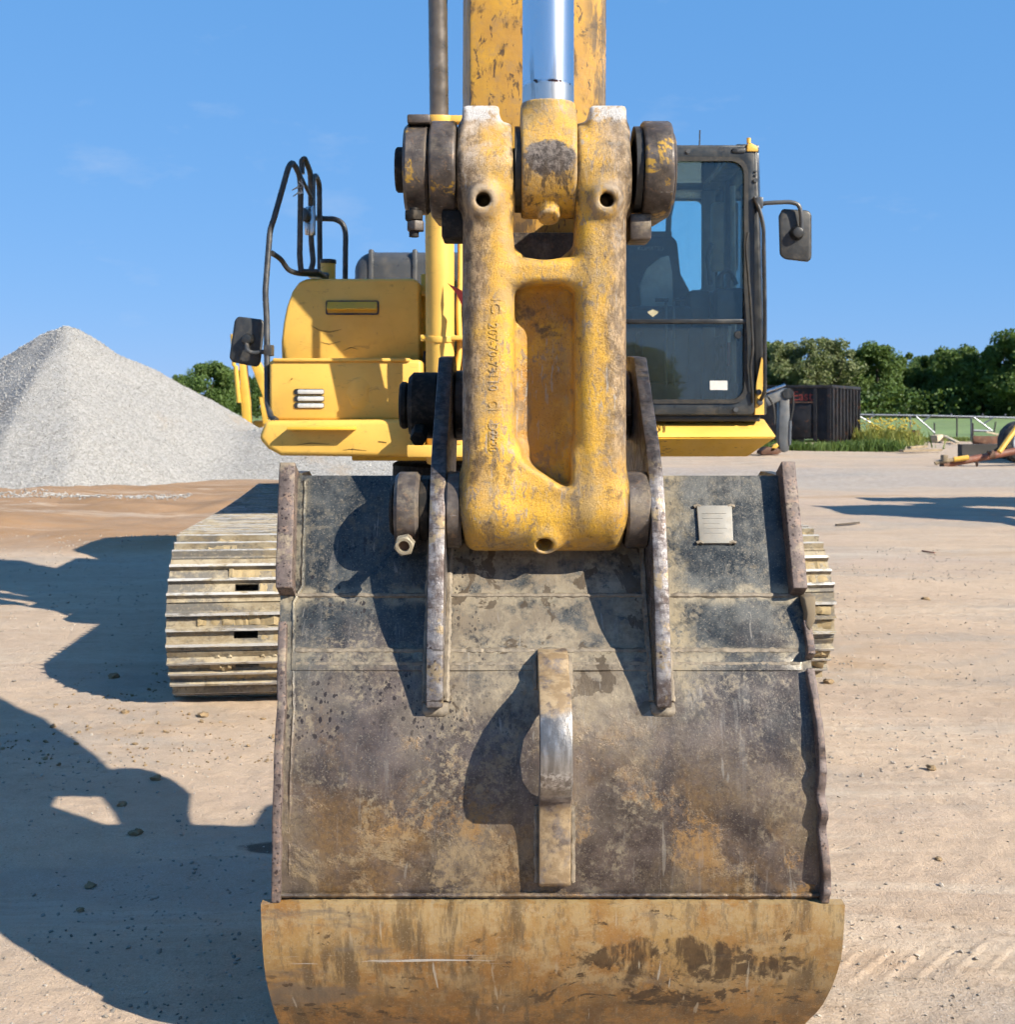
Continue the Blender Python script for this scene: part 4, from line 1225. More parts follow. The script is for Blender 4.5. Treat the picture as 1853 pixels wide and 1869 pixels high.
# retaining bolt with its hollow nut
b0, b1 = Vector((-.226, 2.668, 1.122)), Vector((-.2275, 2.600, 1.112))
d = (b1 - b0).normalized()
m = MB(); m.cyl(b0, b1, .013, seg=16); m.build('retaining_bolt', MT['rust'], bucket)
m = MB(); pr = b1 - d * .012
for (r0, t0, r1, t1) in ((.021, 0, .021, .020),):
    a = d.cross(Vector((0, 0, 1))).normalized(); c = d.cross(a)
    def ring(r, t, n=24, hexa=False):
        out = []
        for i in range(n):
            q = 2 * math.pi * i / n + .2
            rr = r / math.cos(((q - .2) % (math.pi / 3)) - math.pi / 6) * .9 if hexa else r
            out.append(pr + d * t + (a * math.cos(q) + c * math.sin(q)) * rr)
        return out
    m.loft([ring(.0225, 0, hexa=True), ring(.0225, .022, hexa=True), ring(.0185, .0245), ring(.0125, .0245), ring(.0125, .006)])
m.build('hex_nut', MT['nut'], bucket, smooth=30)
m = MB(); m.cyl(pr + d * .004, pr + d * .012, .0118, seg=16); m.build('bolt_end', MT['rust'], bucket)

# lifting eye
hp = [(2.63, .880), (2.575, .876), (2.556, .868), (2.550, .852), (2.53, .842), (2.485, .834), (2.445, .818), (2.418, .795), (2.400, .768), (2.388, .735), (2.383, .70), (2.386, .672), (2.396, .650), (2.420, .622), (2.448, .596), (2.460, .572), (2.463, .550), (2.466, .45), (2.468, .418), (2.478, .408), (2.53, .405),
      (2.54, .575), (2.505, .592), (2.470, .622), (2.448, .66), (2.438, .70), (2.441, .745), (2.458, .782), (2.495, .802), (2.60, .808)]
m = MB(); m.prism_x(hp, .066, .133)
hook = m.build('lifting_eye', MT['hook'], bucket, bevel=.004, seg=2)
tag(hook, 'worn lifting eye with a bright polished nose')
bead([(.062, surf_y(z) - .002, z) for z in np.linspace(.41, .57, 8)], .006, seed=5); bead([(.138, surf_y(z) - .002, z) for z in np.linspace(.41, .57, 8)], .006, seed=6)
bead([(.062, surf_y(z) - .002, z) for z in np.linspace(.80, .865, 5)], .006, seed=7); bead([(.138, surf_y(z) - .002, z) for z in np.linspace(.80, .865, 5)], .006, seed=8)

# maker's plate, its print too faint to read
c4 = [surf_at(1271, 925), surf_at(1335, 925), surf_at(1338, 994), surf_at(1276, 994)]
nn = (c4[1] - c4[0]).cross(c4[3] - c4[0]).normalized()
if nn.y > 0: nn = -nn
m = MB(); m.loft([[p - nn * .01 for p in c4], [p + nn * .010 for p in c4]])
plate = m.build('identification_plate', MT['idplate'], bucket, bevel=.002)
tag(plate, 'pale blank-looking plate welded to the bucket')
for k in range(4):
    p = c4[k]; q = c4[(k + 2) % 4]
    a = p.lerp(q, .02) + nn * .006
    m = MB(); m.tube([a + Vector((-.008, 0, 0)), a + Vector((0, 0, .003)), a + Vector((.008, 0, 0))], .0045, 6); m.build('tack_weld', MT['weld'], bucket)
for k in range(5):
    t = .22 + .13 * k
    a = c4[0].lerp(c4[3], t).lerp(c4[1].lerp(c4[2], t), .14) + nn * .0102; b = c4[0].lerp(c4[3], t).lerp(c4[1].lerp(c4[2], t), .82 - .1 * (k % 3)) + nn * .0102
    m = MB(); m.cyl(a, b, .0007, seg=4); m.build('faint_print_line', MT['faint'], bucket)
# teeth on the lip behind
for k in range(5):
    x = -.42 + k * .26
    m = MB(); m.loft([[(x - .05, 3.32, .00), (x + .05, 3.32, .00), (x + .05, 3.32, .07), (x - .05, 3.32, .07)], [(x - .03, 3.58, -.01), (x + .03, 3.58, -.01), (x + .03, 3.58, .01), (x - .03, 3.58, .01)]])
    m.build('tooth', MT['oldsteel_d'], bucket, bevel=.004)
# ------------------------------------------------------------------ EXCAVATOR: cast H-link, rod, arm, boom
Zt, Yt = 1.962, 2.715                        # top link pin
def link_sdf(X, Y, Z):
    x = X - CX
    # legs: broad rounded bars
    d = None
    for s in (-1, 1):
        leg = sd_box(x, Y, Z, (s * .126, 2.700, 1.57), (.0585, .088, .42), .043)
        d = leg if d is None else np.minimum(d, leg)
    # lower barrel
    bar = sd_cyl(x, Y, Z, (-.183, Yp, Zp), (.180, Yp, Zp), .094, .03)
    d = smin(d, bar, .045)
    # fork bosses at the top
    for s in (-1, 1):
        b = sd_cyl(x, Y, Z, (s * .070, Yt, Zt), (s * (.196 if s < 0 else .192), Yt, Zt), .105, .014)
        d = smin(d, b, .035)
        stop = sd_box(x, Y, Z, (s * .139 - (.004 if s < 0 else -.004), 2.70, Zt + .098), (.042, .060, .034), .010)
        d = smin(d, stop, .022)
        # grease fitting bosses
        g = sd_cyl(x, Y, Z, (s * .137, 2.66, 1.885), (s * .137, 2.592, 1.872), .034, .012)
        d = smin(d, g, .03)
    g = sd_cyl(x, Y, Z, (.0, 2.69, 1.135), (.0, 2.640, 1.108), .031, .012)
    d = smin(d, g, .026)
    # web and its arched upper lip
    web = sd_box(x, Y, Z, (0, 2.745, 1.45), (.10, .035, .33), .02)
    d = smin(d, web, .020)
    lip = sd_box(x, Y, Z, (0, 2.70, 1.716), (.10, .078, .036), .026)
    d = smin(d, lip, .018)
    # throat above the lip
    th = sd_cyl(x, Y, Z, (0, 2.4, 1.816), (0, 3.0, 1.816), .068, .003)
    th = np.minimum(th, sd_box(x, Y, Z, (0, 2.7, 1.99), (.068, .4, .175), .002))
    d = smax(d, -th, .012)
    # pocket floor slopes to the right below
    flo = sd_box(x, Y, Z, (-.01, 2.70, 1.27), (.09, .078, .06), .03)
    d = smin(d, flo, .03)
    poc = sd_box(x, Y, Z, (.004, 2.585, 1.46), (.056, .125, .232), .026)
    poc = smax(poc, (1.292 - .62 * (x + .045)) - Z, .02)
    d = smax(d, -poc, .016)
    for s in (-1, 1):
        h = sd_cyl(x, Y, Z, (s * .137, 2.70, 1.886), (s * .137, 2.50, 1.862), .0165, .002)
        d = smax(d, -h, .004)
    h = sd_cyl(x, Y, Z, (.0, 2.68, 1.13), (.0, 2.55, 1.050), .019, .002)
    d = smax(d, -h, .004)
    pinhole = sd_cyl(x, Y, Z, (-.3, Yt, Zt), (.3, Yt, Zt), .05, .002)
    d = smax(d, -pinhole, .004)
    return d
v, q = snet(link_sdf, (CX - .23, 2.56, 1.05), (CX + .23, 2.83, 2.13), .0052)
hlink = obj('bucket_link', np_mesh('bucket_link', v, q), MT['cast'], exc)
tag(hlink, 'cast yellow H-shaped link with worn paint')

# raised casting numbers down the left leg
def emboss(body, row0, row1, x_mid=901):
    me = text_np(body, 1.0, .0)
    co = np.array([p.co[:] for p in me.vertices])
    w, hgt = co[:, 0].max() - co[:, 0].min(), co[:, 1].max()
    Yf = 2.612
    L = (row1 - row0) / F * Yf; cap = .0205
    z_top = H + (HY - row0) / F * Yf; x0 = (x_mid - HX) / F * Yf - cap / 2
    X = x0 + co[:, 1] / hgt * cap; Z = z_top - (co[:, 0] - co[:, 0].min()) / w * L
    Yy = np.full(len(X), 2.57)
    for _ in range(40):
        dd = link_sdf(X, Yy, Z); Yy = Yy + np.maximum(dd, 0) * .8
    for i, p in enumerate(me.vertices): p.co = (X[i], Yy[i] - .0018, Z[i])
    bm = bmesh.new(); bm.from_mesh(me)
    bmesh.ops.recalc_face_normals(bm, faces=bm.faces)
    r = bmesh.ops.extrude_face_region(bm, geom=bm.faces[:])
    for e in r['geom']:
        if isinstance(e, bmesh.types.BMVert): e.co.y += .004
    bmesh.ops.recalc_face_normals(bm, faces=bm.faces)
    bm.to_mesh(me); bm.free()
    me.materials.clear()
    return obj('casting_number', me, MT['cast'], hlink)
emboss('IC', 545, 572, 906); emboss('207-70-73110', 590, 713); emboss('C1', 731, 749); emboss('D2220', 773, 824)

# collars and side links at the top pin
def tl(a, b, r, name, mat, par, ch=.007): return collar(a, b, Yt, Zt, r, name, mat, par, ch)
xs = lambda px, Y=2.66: (px - HX) / F * Y
for nm, x0, x1 in (('side_link', xs(784), xs(833)), ('side_link', xs(1174), xs(1228))):
    pr = []
    for i in range(15):
        a = R(90 + 180 * i / 14 * (1)); pr.append((Yt + .110 * math.cos(a), Zt + .110 * math.sin(a)))
    pr = pr + [(2.98, Zt - .09), (3.25, Zt - .02), (3.30, Zt + .05), (3.25, Zt + .12), (2.98, Zt + .10)]
    m = MB(); m.prism_x(pr, x0, x1)
    m.build(nm, MT['oldsteel'], exc, bevel=.008, seg=3, smooth=40)
col = tl(xs(737), xs(782), .103, 'link_collar', 'oldsteel', exc)
tl(xs(719), xs(738), .052, 'link_pin', 'blacksteel', exc, .004)
tl(xs(833), xs(846), .07, 'link_pin', 'blacksteel', exc, .002)
tl(xs(1160), xs(1176), .07, 'link_pin', 'blacksteel', exc, .002)
tl(xs(1228), xs(1234), .085, 'link_pin', 'oldsteel', exc, .003)
tl(CX - .075, CX + .075, .049, 'link_pin', 'blacksteel', exc, .002)
# collar bolt, top head and bottom nut
def hexbolt(p0, p1, r, name, mat, par):
    m = MB(); m.cyl(p0, p1, r, seg=6); return m.build(name, MT[mat], par, bevel=.002)
m = MB(); m.box((xs(744), 2.645, Zt + .092), (xs(786), 2.70, Zt + .112)); m.build('clamp_lug', MT['oldsteel'], exc, bevel=.004)
m = MB(); m.cyl((xs(757), 2.64, Zt - .10), (xs(757), 2.64, Zt - .165), .011, seg=12); m.build('clamp_bolt', MT['blacksteel'], exc)
hexbolt((xs(757), 2.64, Zt - .107), (xs(757), 2.64, Zt - .128), .022, 'hex_nut', 'blacksteel', exc)
hexbolt((xs(760), 2.64, Zt - .130), (xs(760), 2.64, Zt - .152), .021, 'hex_nut', 'oldsteel_d', exc)
m = MB(); m.box((xs(806), 2.66, Zt - .165), (xs(848), 2.76, Zt - .100)); m.build('stop_block', MT['blacksteel'], exc, bevel=.006)
m = MB(); m.box((xs(1152), 2.68, Zt - .165), (xs(1192), 2.78, Zt - .105)); m.build('stop_block', MT['oldsteel_d'], exc, bevel=.006)
for x0, x1 in ((xs(843), xs(858)), (xs(1062), xs(1080)), (xs(1160), xs(1172)), (xs(940), xs(955))):
    m = MB(); m.cyl((x0, Yt, Zt), (x1, Yt, Zt), .098, seg=24)
    m.build('grease_seal', MT['blackrub'], exc)

# bucket cylinder: bright rod and its lug
def lug_sdf(X, Y, Z):
    x = X - (xs(1002, 2.66))
    rod = sd_cyl(x, Y, Z, (0, Yt - .005, Zt), (0, Yt - .005, 2.112), .0605, .004)
    eye = sd_cyl(x, Y, Z, (-.063, Yt, Zt), (.063, Yt, Zt), .112, .008)
    d = smin(rod, eye, .06)
    d = smax(d, np.abs(x) - .0645, .006)
    nub = sd_cyl(x, Y, Z, (0, 2.68, Zt - .085), (0, 2.655, Zt - .122), .026, .006)
    return smin(d, nub, .012)
v, q = snet(lug_sdf, (xs(1002) - .08, 2.57, 1.80), (xs(1002) + .08, 2.87, 2.20), .005)
cylr = obj('bucket_cylinder', np_mesh('rod_end', v, q), MT['lug'], exc)
tag(cylr, 'yellow rod end with a dark rubbed patch')
Yr = Yt - .005
m = MB(); m.lathe((xs(1002), Yr, 2.108), (xs(1002), Yr, 3.3), [(0, .0592), (.012, .0596), (1.08, .0596)], 48); m.build('rod', MT['rod'], cylr, smooth=60)
m = MB(); m.lathe((xs(1002), Yr, 3.12), (xs(1002) + .0, Yr + .12, 4.5), [(0, .075), (.03, .085), (1.3, .085), (1.4, .05)], 32); m.build('barrel', MT['yellow'], cylr, smooth=60)
# dark rubbed patch where the eye met a plate
# arm (dipper): box section, wider at the back on the left
AF = [(4.9, 3.02), (3.4, 3.05), (2.4, 3.055), (1.95, 3.04), (1.62, 3.03), (1.46, 3.005), (1.38, 3.02), (1.33, 3.06)]
AB = [(4.9, 4.0), (3.4, 3.88), (2.4, 3.72), (1.95, 3.56), (1.62, 3.36), (1.46, 3.22), (1.38, 3.17), (1.33, 3.13)]
xa0, xa1 = (857 - HX) / F * 3.05, (1107 - HX) / F * 3.05
rings = []
for (z, y0), (_, y1) in zip(AF, AB):
    k = min(1, max(0, (z - 1.5) / .6))
    rings.append([(xa0 + (1 - k) * .012, y0, z), (xa1 - (1 - k) * .012, y0, z), (xa1 + .02 * k, y1, z), (xa0 - .04 * k - .004 * k, y1, z)])
m = MB(); m.loft(rings); arm = m.build('arm', MT['arm'], exc, bevel=.010, seg=2, bevel_angle=40)
tag(arm, 'scuffed yellow dipper arm with black grease stains')
# dark plate added on the arm's face, seen through the fork
m = MB(); m.box((CX - .1, 3.00, 1.66), (CX + .1, 3.022, 1.86)); m.build('arm_face_plate', MT['oldsteel_d'], arm, bevel=.003)

# boom: from the machine up, over and down to the arm head
bl = [(7.2, 1.45, .28), (6.95, 2.3, .34), (6.55, 3.45, .38), (6.05, 4.65, .44), (5.2, 5.35, .48), (4.4, 5.3, .42), (3.65, 4.95, .36)]
rings = []
for i, (y, z, t) in enumerate(bl):
    a = bl[max(i - 1, 0)]; b = bl[min(i + 1, len(bl) - 1)]
    d = Vector((b[0] - a[0], b[1] - a[1])).normalized(); nx_, nz_ = -d.y, d.x
    rings.append([(-.16, y + nx_ * t, z + nz_ * t), (.33, y + nx_ * t, z + nz_ * t), (.33, y - nx_ * t, z - nz_ * t), (-.16, y - nx_ * t, z - nz_ * t)])
m = MB(); m.loft(rings); m.build('boom', MT['yellow'], exc, bevel=.02, bevel_angle=40)

# boom cylinders with hoses and clamps
def boom_cyl(cx0, tube_side):
    b0 = P(cx0, 845, 6.55); b1 = P(cx0 - 2, 235, 6.30); r1 = P(cx0 - 8, -260, 6.05)
    m = MB(); m.lathe(b0, b1, [(0, .074), (.02, .078), ((b1 - b0).length - .03, .078), ((b1 - b0).length, .064)], 32)
    c = m.build('boom_cylinder', MT['yellow'], exc, smooth=50)
    m = MB(); m.cyl(b1, r1, .0505, seg=32); m.build('rod', MT['oldchrome'], c, smooth=60)
    for row, hgt in ((612, .034), (222, .05)):
        t = (845 - row) / 610; p = b0.lerp(b1, t)
        d = (b1 - b0).normalized()
        m = MB(); m.cyl(p - d * hgt * .5, p + d * hgt * .5, .086, seg=32); m.build('clamp', MT['yellow'], c, bevel=.004)
        m = MB(); m.box((p.x + tube_side * .07 - .02, p.y - .06, p.z - hgt * .35), (p.x + tube_side * .17, p.y + .02, p.z + hgt * .35)); m.build('clamp_bracket', MT['yellow'], c, bevel=.004)
        m = MB(); m.box((p.x - tube_side * .075 - .03, p.y - .04, p.z - hgt * .5), (p.x - tube_side * .075 + .012, p.y + .0, p.z + hgt * .5)); m.build('clamp_ear', MT['yellow'], c, bevel=.004)
        m = MB(); m.cyl((p.x - tube_side * .088, p.y - .045, p.z), (p.x - tube_side * .088, p.y - .03, p.z), .009, seg=6); m.build('clamp_bolt', MT['yellow_d'], c)
    for dx, rows in ((.110, (700, 640, 560, 520, 235)), (.140, (760, 655, 628, 600, 420))):
        pts = [P(cx0, r_, 6.50) + Vector((tube_side * (dx - (.03 if j in (0,) else 0)), 0, 0)) for j, r_ in enumerate(rows)]
        pts[2].x += tube_side * -.012
        m = MB(); m.tube(pts, .016, 12, bend=.08); m.build('hydraulic_pipe', MT['yellow'], c)
    return c
tag(boom_cyl(804, 1), 'clean yellow boom cylinder left of the link')
tag(boom_cyl(1052, 1), 'boom cylinder hidden behind the link')
# red torn flag caught on the pipes
m = MB(); fl = [P(816, 520, 6.3), P(838, 528, 6.28), P(846, 545, 6.27), P(850, 590, 6.27), P(858, 640, 6.27), P(858, 560, 6.27), P(850, 530, 6.27), P(838, 540, 6.3)]
fl = [P(817, 517, 6.32), P(836, 527, 6.28), P(850, 534, 6.26), P(866, 540, 6.26), P(866, 612, 6.26), P(852, 590, 6.27), P(845, 562, 6.28), P(833, 536, 6.3)]
m.loft([[p for p in fl], [p + Vector((0, .004, 0)) for p in fl]]); m.build('red_rag', MT['red'], exc)
# ------------------------------------------------------------------ EXCAVATOR: upper structure
def pxprism(pts, Y, y1, name, mat, parent, **kw):
    pr = [(P(a, b, Y).x, P(a, b, Y).z) for a, b in pts]
    m = MB(); m.prism_y(pr, Y, y1)
    return m.build(name, MT[mat], parent, **kw)
YF = 6.75
# left deck skirt
skirt = pxprism([(484, 768), (705, 766), (855, 764), (855, 834), (700, 834), (512, 832), (488, 819), (471, 800)], 6.62, 8.3, 'deck_skirt', 'yellow', exc, bevel=.028, seg=3)
m = MB(); a, b = P(527, 779, 6.6), P(650, 785, 6.6); m.box((a.x, 6.535, b.z), (b.x, 6.64, a.z)); m.build('step_lip', MT['yellow_d'], skirt, bevel=.006)
m = MB(); a, b = P(744, 812, 6.5), P(850, 834, 6.5); m.box((a.x, 6.45, b.z), (b.x, 6.64, a.z)); m.build('cylinder_foot', MT['yellow'], skirt, bevel=.008)
for px in (765, 832):
    m = MB(); a = P(px, 812, 6.47); m.box((a.x - .03, 6.46, a.z), (a.x + .03, 6.6, a.z + .13)); m.build('pivot_ear', MT['yellow'], skirt, bevel=.01)
# tool box / tank front
lower = pxprism([(491, 657), (770, 657), (770, 768), (498, 768), (491, 750)], 6.80, 8.3, 'front_box', 'yellow', exc, bevel=.022, seg=3)
pxprism([(498, 654), (748, 654), (748, 660), (498, 660)], 6.785, 7.3, 'box_lid', 'yellow', lower, bevel=.006)
upper = pxprism([(514, 668), (513, 625), (517, 590), (523, 560), (533, 532), (546, 514), (560, 509), (755, 508), (765, 514), (767, 668)], 7.18, 8.5, 'tank_box', 'yellow', exc, bevel=.03, seg=3)
# grab recess on the tank box
oa, ob = P(595, 549, 7.18), P(692, 575, 7.18)
out_ = rrect(oa.x, ob.z, ob.x, oa.z, .014); inn = rrect(oa.x + .010, ob.z + .010, ob.x - .010, oa.z - .010, .010)
frame_y(out_, inn, 7.168, 7.2).build('grab_frame', MT['black'], upper)
m = MB(); m.prism_x([(7.165, oa.z - .008), (7.12, oa.z - .055), (7.125, oa.z - .06), (7.178, oa.z - .014)], oa.x + .012, ob.x - .012); m.build('grab_flap', MT['yellow_d'], upper)
m = MB(); m.box((oa.x + .01, 7.172, ob.z + .01), (ob.x - .01, 7.177, oa.z - .01)); m.build('grab_pocket', MT['yellow_d'], upper)
# dent in the lower box: shallow beaten lump
bm = bmesh.new(); bmesh.ops.create_icosphere(bm, subdivisions=4, radius=1)
c = P(655, 718, 6.8)
for q_ in bm.verts:
    k = 1 + .15 * math.sin(q_.co.x * 5) * math.cos(q_.co.z * 6)
    q_.co = Vector((c.x + q_.co.x * .075 * k, 6.812 + q_.co.y * .024, c.z + q_.co.z * .11 * k))
me = bpy.data.meshes.new('dent'); bm.to_mesh(me); bm.free(); me.polygons.foreach_set('use_smooth', [True] * len(me.polygons))
obj('dent', me, MT['yellow'], lower)
# headlamp: three slots
for k in range(3):
    a, b = P(537, 710 + 12.6 * k, 6.8), P(592, 720.5 + 12.6 * k, 6.8)
    m = MB(); m.prism_y(rrect(a.x, b.z, b.x, a.z, .012), 6.794, 6.83); s_ = m.build('lamp_slot', MT['black'], lower)
    m = MB(); m.prism_y(rrect(a.x + .02, b.z + .004, b.x - .002, a.z - .004, .009), 6.788, 6.80); m.build('lamp_glass', MT['lamp'], s_, bevel=.003)
# scuffs scratched through the paint
for k, (pts, Yq, par) in enumerate((([(566, 593), (580, 602), (600, 606), (622, 601)], 7.149, upper), ([(583, 624), (600, 628), (621, 623)], 7.149, upper), ([(625, 640), (640, 634), (652, 637)], 7.149, upper),
                                  ([(622, 655), (640, 654.5), (660, 656)], 6.782, lower), ([(695, 653.8), (720, 654.2), (744, 653.6)], 6.782, lower), ([(530, 693), (533, 690)], 6.778, lower),
                                  ([(540, 812), (565, 809), (600, 811)], 6.59, skirt), ([(625, 822), (640, 820), (668, 823)], 6.59, skirt), ([(690, 806), (705, 808)], 6.59, skirt))):
    m = MB(); n_ = len(pts)
    m.tube([P(a, b, Yq) + Vector((0, .0296 if Yq > 7 else (.0165 if Yq > 6.7 else .028), 0)) for a, b in pts], .0022, 5, radii=[.0008] + [.0024] * (n_ - 2) + [.0008] if n_ > 2 else [.003, .002]); m.build('paint_scuff', MT['stencil'], par)
# vertical side plate and dark machinery between box and boom
m = MB(); a, b = P(768, 500, 7.4), P(800, 768, 7.4); m.box((a.x, 7.4, b.z), (b.x + .1, 8.6, a.z)); m.build('inner_frame', MT['yellow_d'], exc, bevel=.01)
m = MB(); a, b = P(772, 640, 7.0), P(800, 766, 7.0); m.box((a.x, 7.02, b.z), (b.x + .6, 7.35, a.z)); m.build('valve_block', MT['blacksteel'], exc, bevel=.01)
m = MB(); a, b = P(768, 533, 7.35), P(790, 541, 7.35); m.box((a.x, 7.33, b.z), (b.x + .1, 7.39, a.z)); m.build('bracket_plate', MT['yellow'], exc, bevel=.004)
# filler neck
p = P(599, 506, 7.6); t = P(599, 482, 7.6)
m = MB(); m.cyl(p - Vector((0, 0, .05)), t, .048, seg=24); nk = m.build('filler_neck', MT['yellow'], exc)
m = MB(); m.cyl(t, t + Vector((0, 0, .028)), .053, seg=24); m.build('filler_cap', MT['black'], nk, bevel=.006)
# engine hood
hood = MB(); a, b = P(645, 458, 8.5), P(1000, 520, 8.5)
pr = rrect(a.x, b.z - .6, b.x, a.z, .14, 8); hood.prism_y(pr, 8.5, 9.5)
hd = hood.build('engine_hood', MT['hood'], exc, bevel=.09, seg=4, smooth=50)
for px in (677, 757):
    q0 = P(px, 458, 8.49); m = MB(); m.box((q0.x - .018, 8.485, q0.z - .55), (q0.x + .018, 8.9, q0.z + .012)); m.build('hood_rib', MT['hood'], hd, bevel=.012, seg=2)
# counterweight and side bodies behind (close the machine)
m = MB(); m.box((-1.20, 8.55, 1.15), (1.36, 9.5, 1.95)); m.build('rear_body', MT['yellow'], exc, bevel=.05)
m = MB(); pr = [(1.30 * math.sin(t), 9.3 + .65 * math.cos(t)) for t in np.linspace(-1.5, 1.5, 17)]
m.prism_z(pr, 1.18, 2.05); m.build('counterweight', MT['yellow'], exc, bevel=.04)
m = MB(); m.box((-.9, 6.8, 1.10), (.75, 9.4, 1.17)); m.build('revolving_frame', MT['yellow_d'], exc, bevel=.01)

# right deck: bright sloping top, scuffed tuck-under
def deckpt(px, row, Y): return P(px, row, Y)
ring0 = [P(855, 765, 6.92), P(855, 799, 6.66), P(855, 834, 6.86), P(855, 834, 8.6), P(855, 765, 8.6)]
ring1 = [P(1396, 765, 6.92), P(1419, 797, 6.66), P(1366, 833, 6.86), Vector((1.5, 8.6, 1.135)), Vector((1.5, 8.6, 1.34))]
ring1[3].z = ring0[3].z = ring0[2].z; ring1[4].z = ring0[4].z = ring0[0].z
m = MB(); m.loft([ring0, ring1]); deck = m.build('cab_deck', MT['yellow'], exc, bevel=.012, seg=2)
# scuffed lower sheet
q = [P(1120, 801.5, 6.645), P(1414, 800, 6.645), P(1364, 833, 6.845), P(1120, 833.5, 6.845)]
m = MB(); m.loft([q, [p + Vector((0, .012, .004)) for p in q]]); m.build('lower_sheet', MT['yellow_d'], deck)
# stencilled number on the slope
me = text_np('001', 1.0)
co = np.array([p.co[:] for p in me.vertices]); w, hg = co[:, 0].max(), co[:, 1].max()
for i, p in enumerate(me.vertices):
    px = 1183 + co[i, 0] / w * 31; row = 791 - co[i, 1] / hg * 13.5
    t = (row - 765) / 34.0
    v = P(px, row, 6.92 + (6.66 - 6.92) * t); p.co = v + Vector((0, -.012, .008))
me.materials.clear(); obj('stencilled_number', me, MT['stencil'], deck)

# ------------------------------------------------------------------ cab
X0, X1 = .46, P(1378, 500, YF).x
zt, zb = P(0, 268, YF).z, P(0, 757, YF).z
gl0, gl1 = X0 + .055, P(1362, 500, YF).x
gt, gb = P(0, 291, YF).z, P(0, 733, YF).z
cab = frame_y(rrect(X0, zb, X1, zt, .03, 6), rrect(gl0, gb, gl1, gt, .085, 6), YF, YF + .055).build('cab', MT['cabframe'], exc, bevel=.006, smooth=40)
tag(cab, 'dark framed operator cab with large front window')
frame_y(rrect(gl0 - .012, gb - .012, gl1 + .012, gt + .012, .09, 6), rrect(gl0 + .012, gb + .012, gl1 - .012, gt - .012, .075, 6), YF - .008, YF + .004).build('window_seal', MT['blackrub'], cab)
zd0, zd1 = P(0, 591, YF).z, P(0, 583, YF).z
m = MB(); m.box((gl0, YF - .012, zd0), (gl1, YF + .03, zd1)); m.build('window_divider', MT['black'], cab, bevel=.004)
for nm, a, b in (('upper_window', zd1, gt), ('lower_window', gb, zd0)):
    m = MB(); m.prism_y(rrect(gl0 - .005, a - .005, gl1 + .005, b + .005, .04), YF + .014, YF + .020); m.build(nm, MT['glass' if nm == 'upper_window' else 'glass_low'], cab)
# roof, floor, posts, rear
def roofz(y): return zt + float(np.interp(y, [YF, YF + .5, 8.35], [.012, .05, .03]))
def roof_piece(xa, xb, ya, yb, name, mat='cabframe', th=.03):
    m = MB(); m.loft([[(xa, y, zt - th), (xb, y, zt - th), (xb, y, roofz(y)), (xa, y, roofz(y))] for y in ((ya, yb) if ya > YF + .5 or yb < YF + .5 else (ya, YF + .5, yb))])
    return m.build(name, MT[mat], cab, bevel=.008)
hx0, hx1, hy0, hy1 = X0 + .16, X1 - .10, 7.05, 7.95
rf = roof_piece(X0, X1 + .03, YF + .02, hy0, 'roof')
roof_piece(X0, X1 + .03, hy1, 8.35, 'roof'); roof_piece(X0, hx0, hy0 + .001, hy1 - .001, 'roof'); roof_piece(hx1, X1 + .03, hy0 + .001, hy1 - .001, 'roof')
m = MB(); m.box((hx0 + .002, hy0 + .002, zt - .005), (hx1 - .002, hy1 - .002, zt + .005)); m.build('roof_hatch', MT['glass_clear'], cab)
m = MB(); m.box((X0, YF + .05, zb - .01), (X1 + .02, 8.35, zb + .06)); m.build('floor_pan', MT['black'], cab)
m = MB(); m.box((X0 - .002, YF + .05, zb), (X0 + .03, 8.3, zt - .03)); m.build('inner_wall', MT['cabtrim'], cab)
# rear wall with its window
rw0, rw1 = P(1120, 0, 8.3).x, P(1286, 0, 8.3).x
rt, rb_ = P(0, 366, 8.3).z, P(0, 532, 8.3).z
frame_y(rrect(X0, zb, X1 + .02, zt - .02, .02, 4), rrect(rw0, rb_, rw1 - .01, rt, .05, 4), 8.3, 8.34).build('rear_wall', MT['cabtrim'], cab)
m = MB(); m.prism_y(rrect(rw0 - .01, rb_ - .01, rw1, rt + .01, .05), 8.315, 8.32); m.build('rear_window', MT['glass_clear'], cab)
m = MB(); a = P(1229, 384, 8.25); m.tube([(a.x, 8.25, rt + .02), (a.x - .03, 8.25, rt - .12), (a.x - .05, 8.25, rb_)], .02, 8); m.build('rear_guard_bar', MT['cabtrim'], cab)
m = MB(); a = P(1150, 432, 8.24); m.box((a.x, 8.2, a.z - .02), (P(1225, 0, 8.24).x, 8.23, a.z + .03)); m.build('rear_shelf_bar', MT['cabtrim'], cab)
m = MB(); a, b = P(1300, 370, 7.75), P(1322, 495, 7.75); m.box((a.x, 7.72, b.z), (b.x, 7.82, a.z)); m.build('beige_pillar', MT['cabbeige'], cab, bevel=.012)
m = MB(); a, b = P(1282, 280, 8.0), P(1300, 740, 8.0); m.box((a.x, 7.98, b.z), (b.x + .02, 8.05, a.z)); m.build('rear_pillar', MT['cabtrim'], cab, bevel=.012)
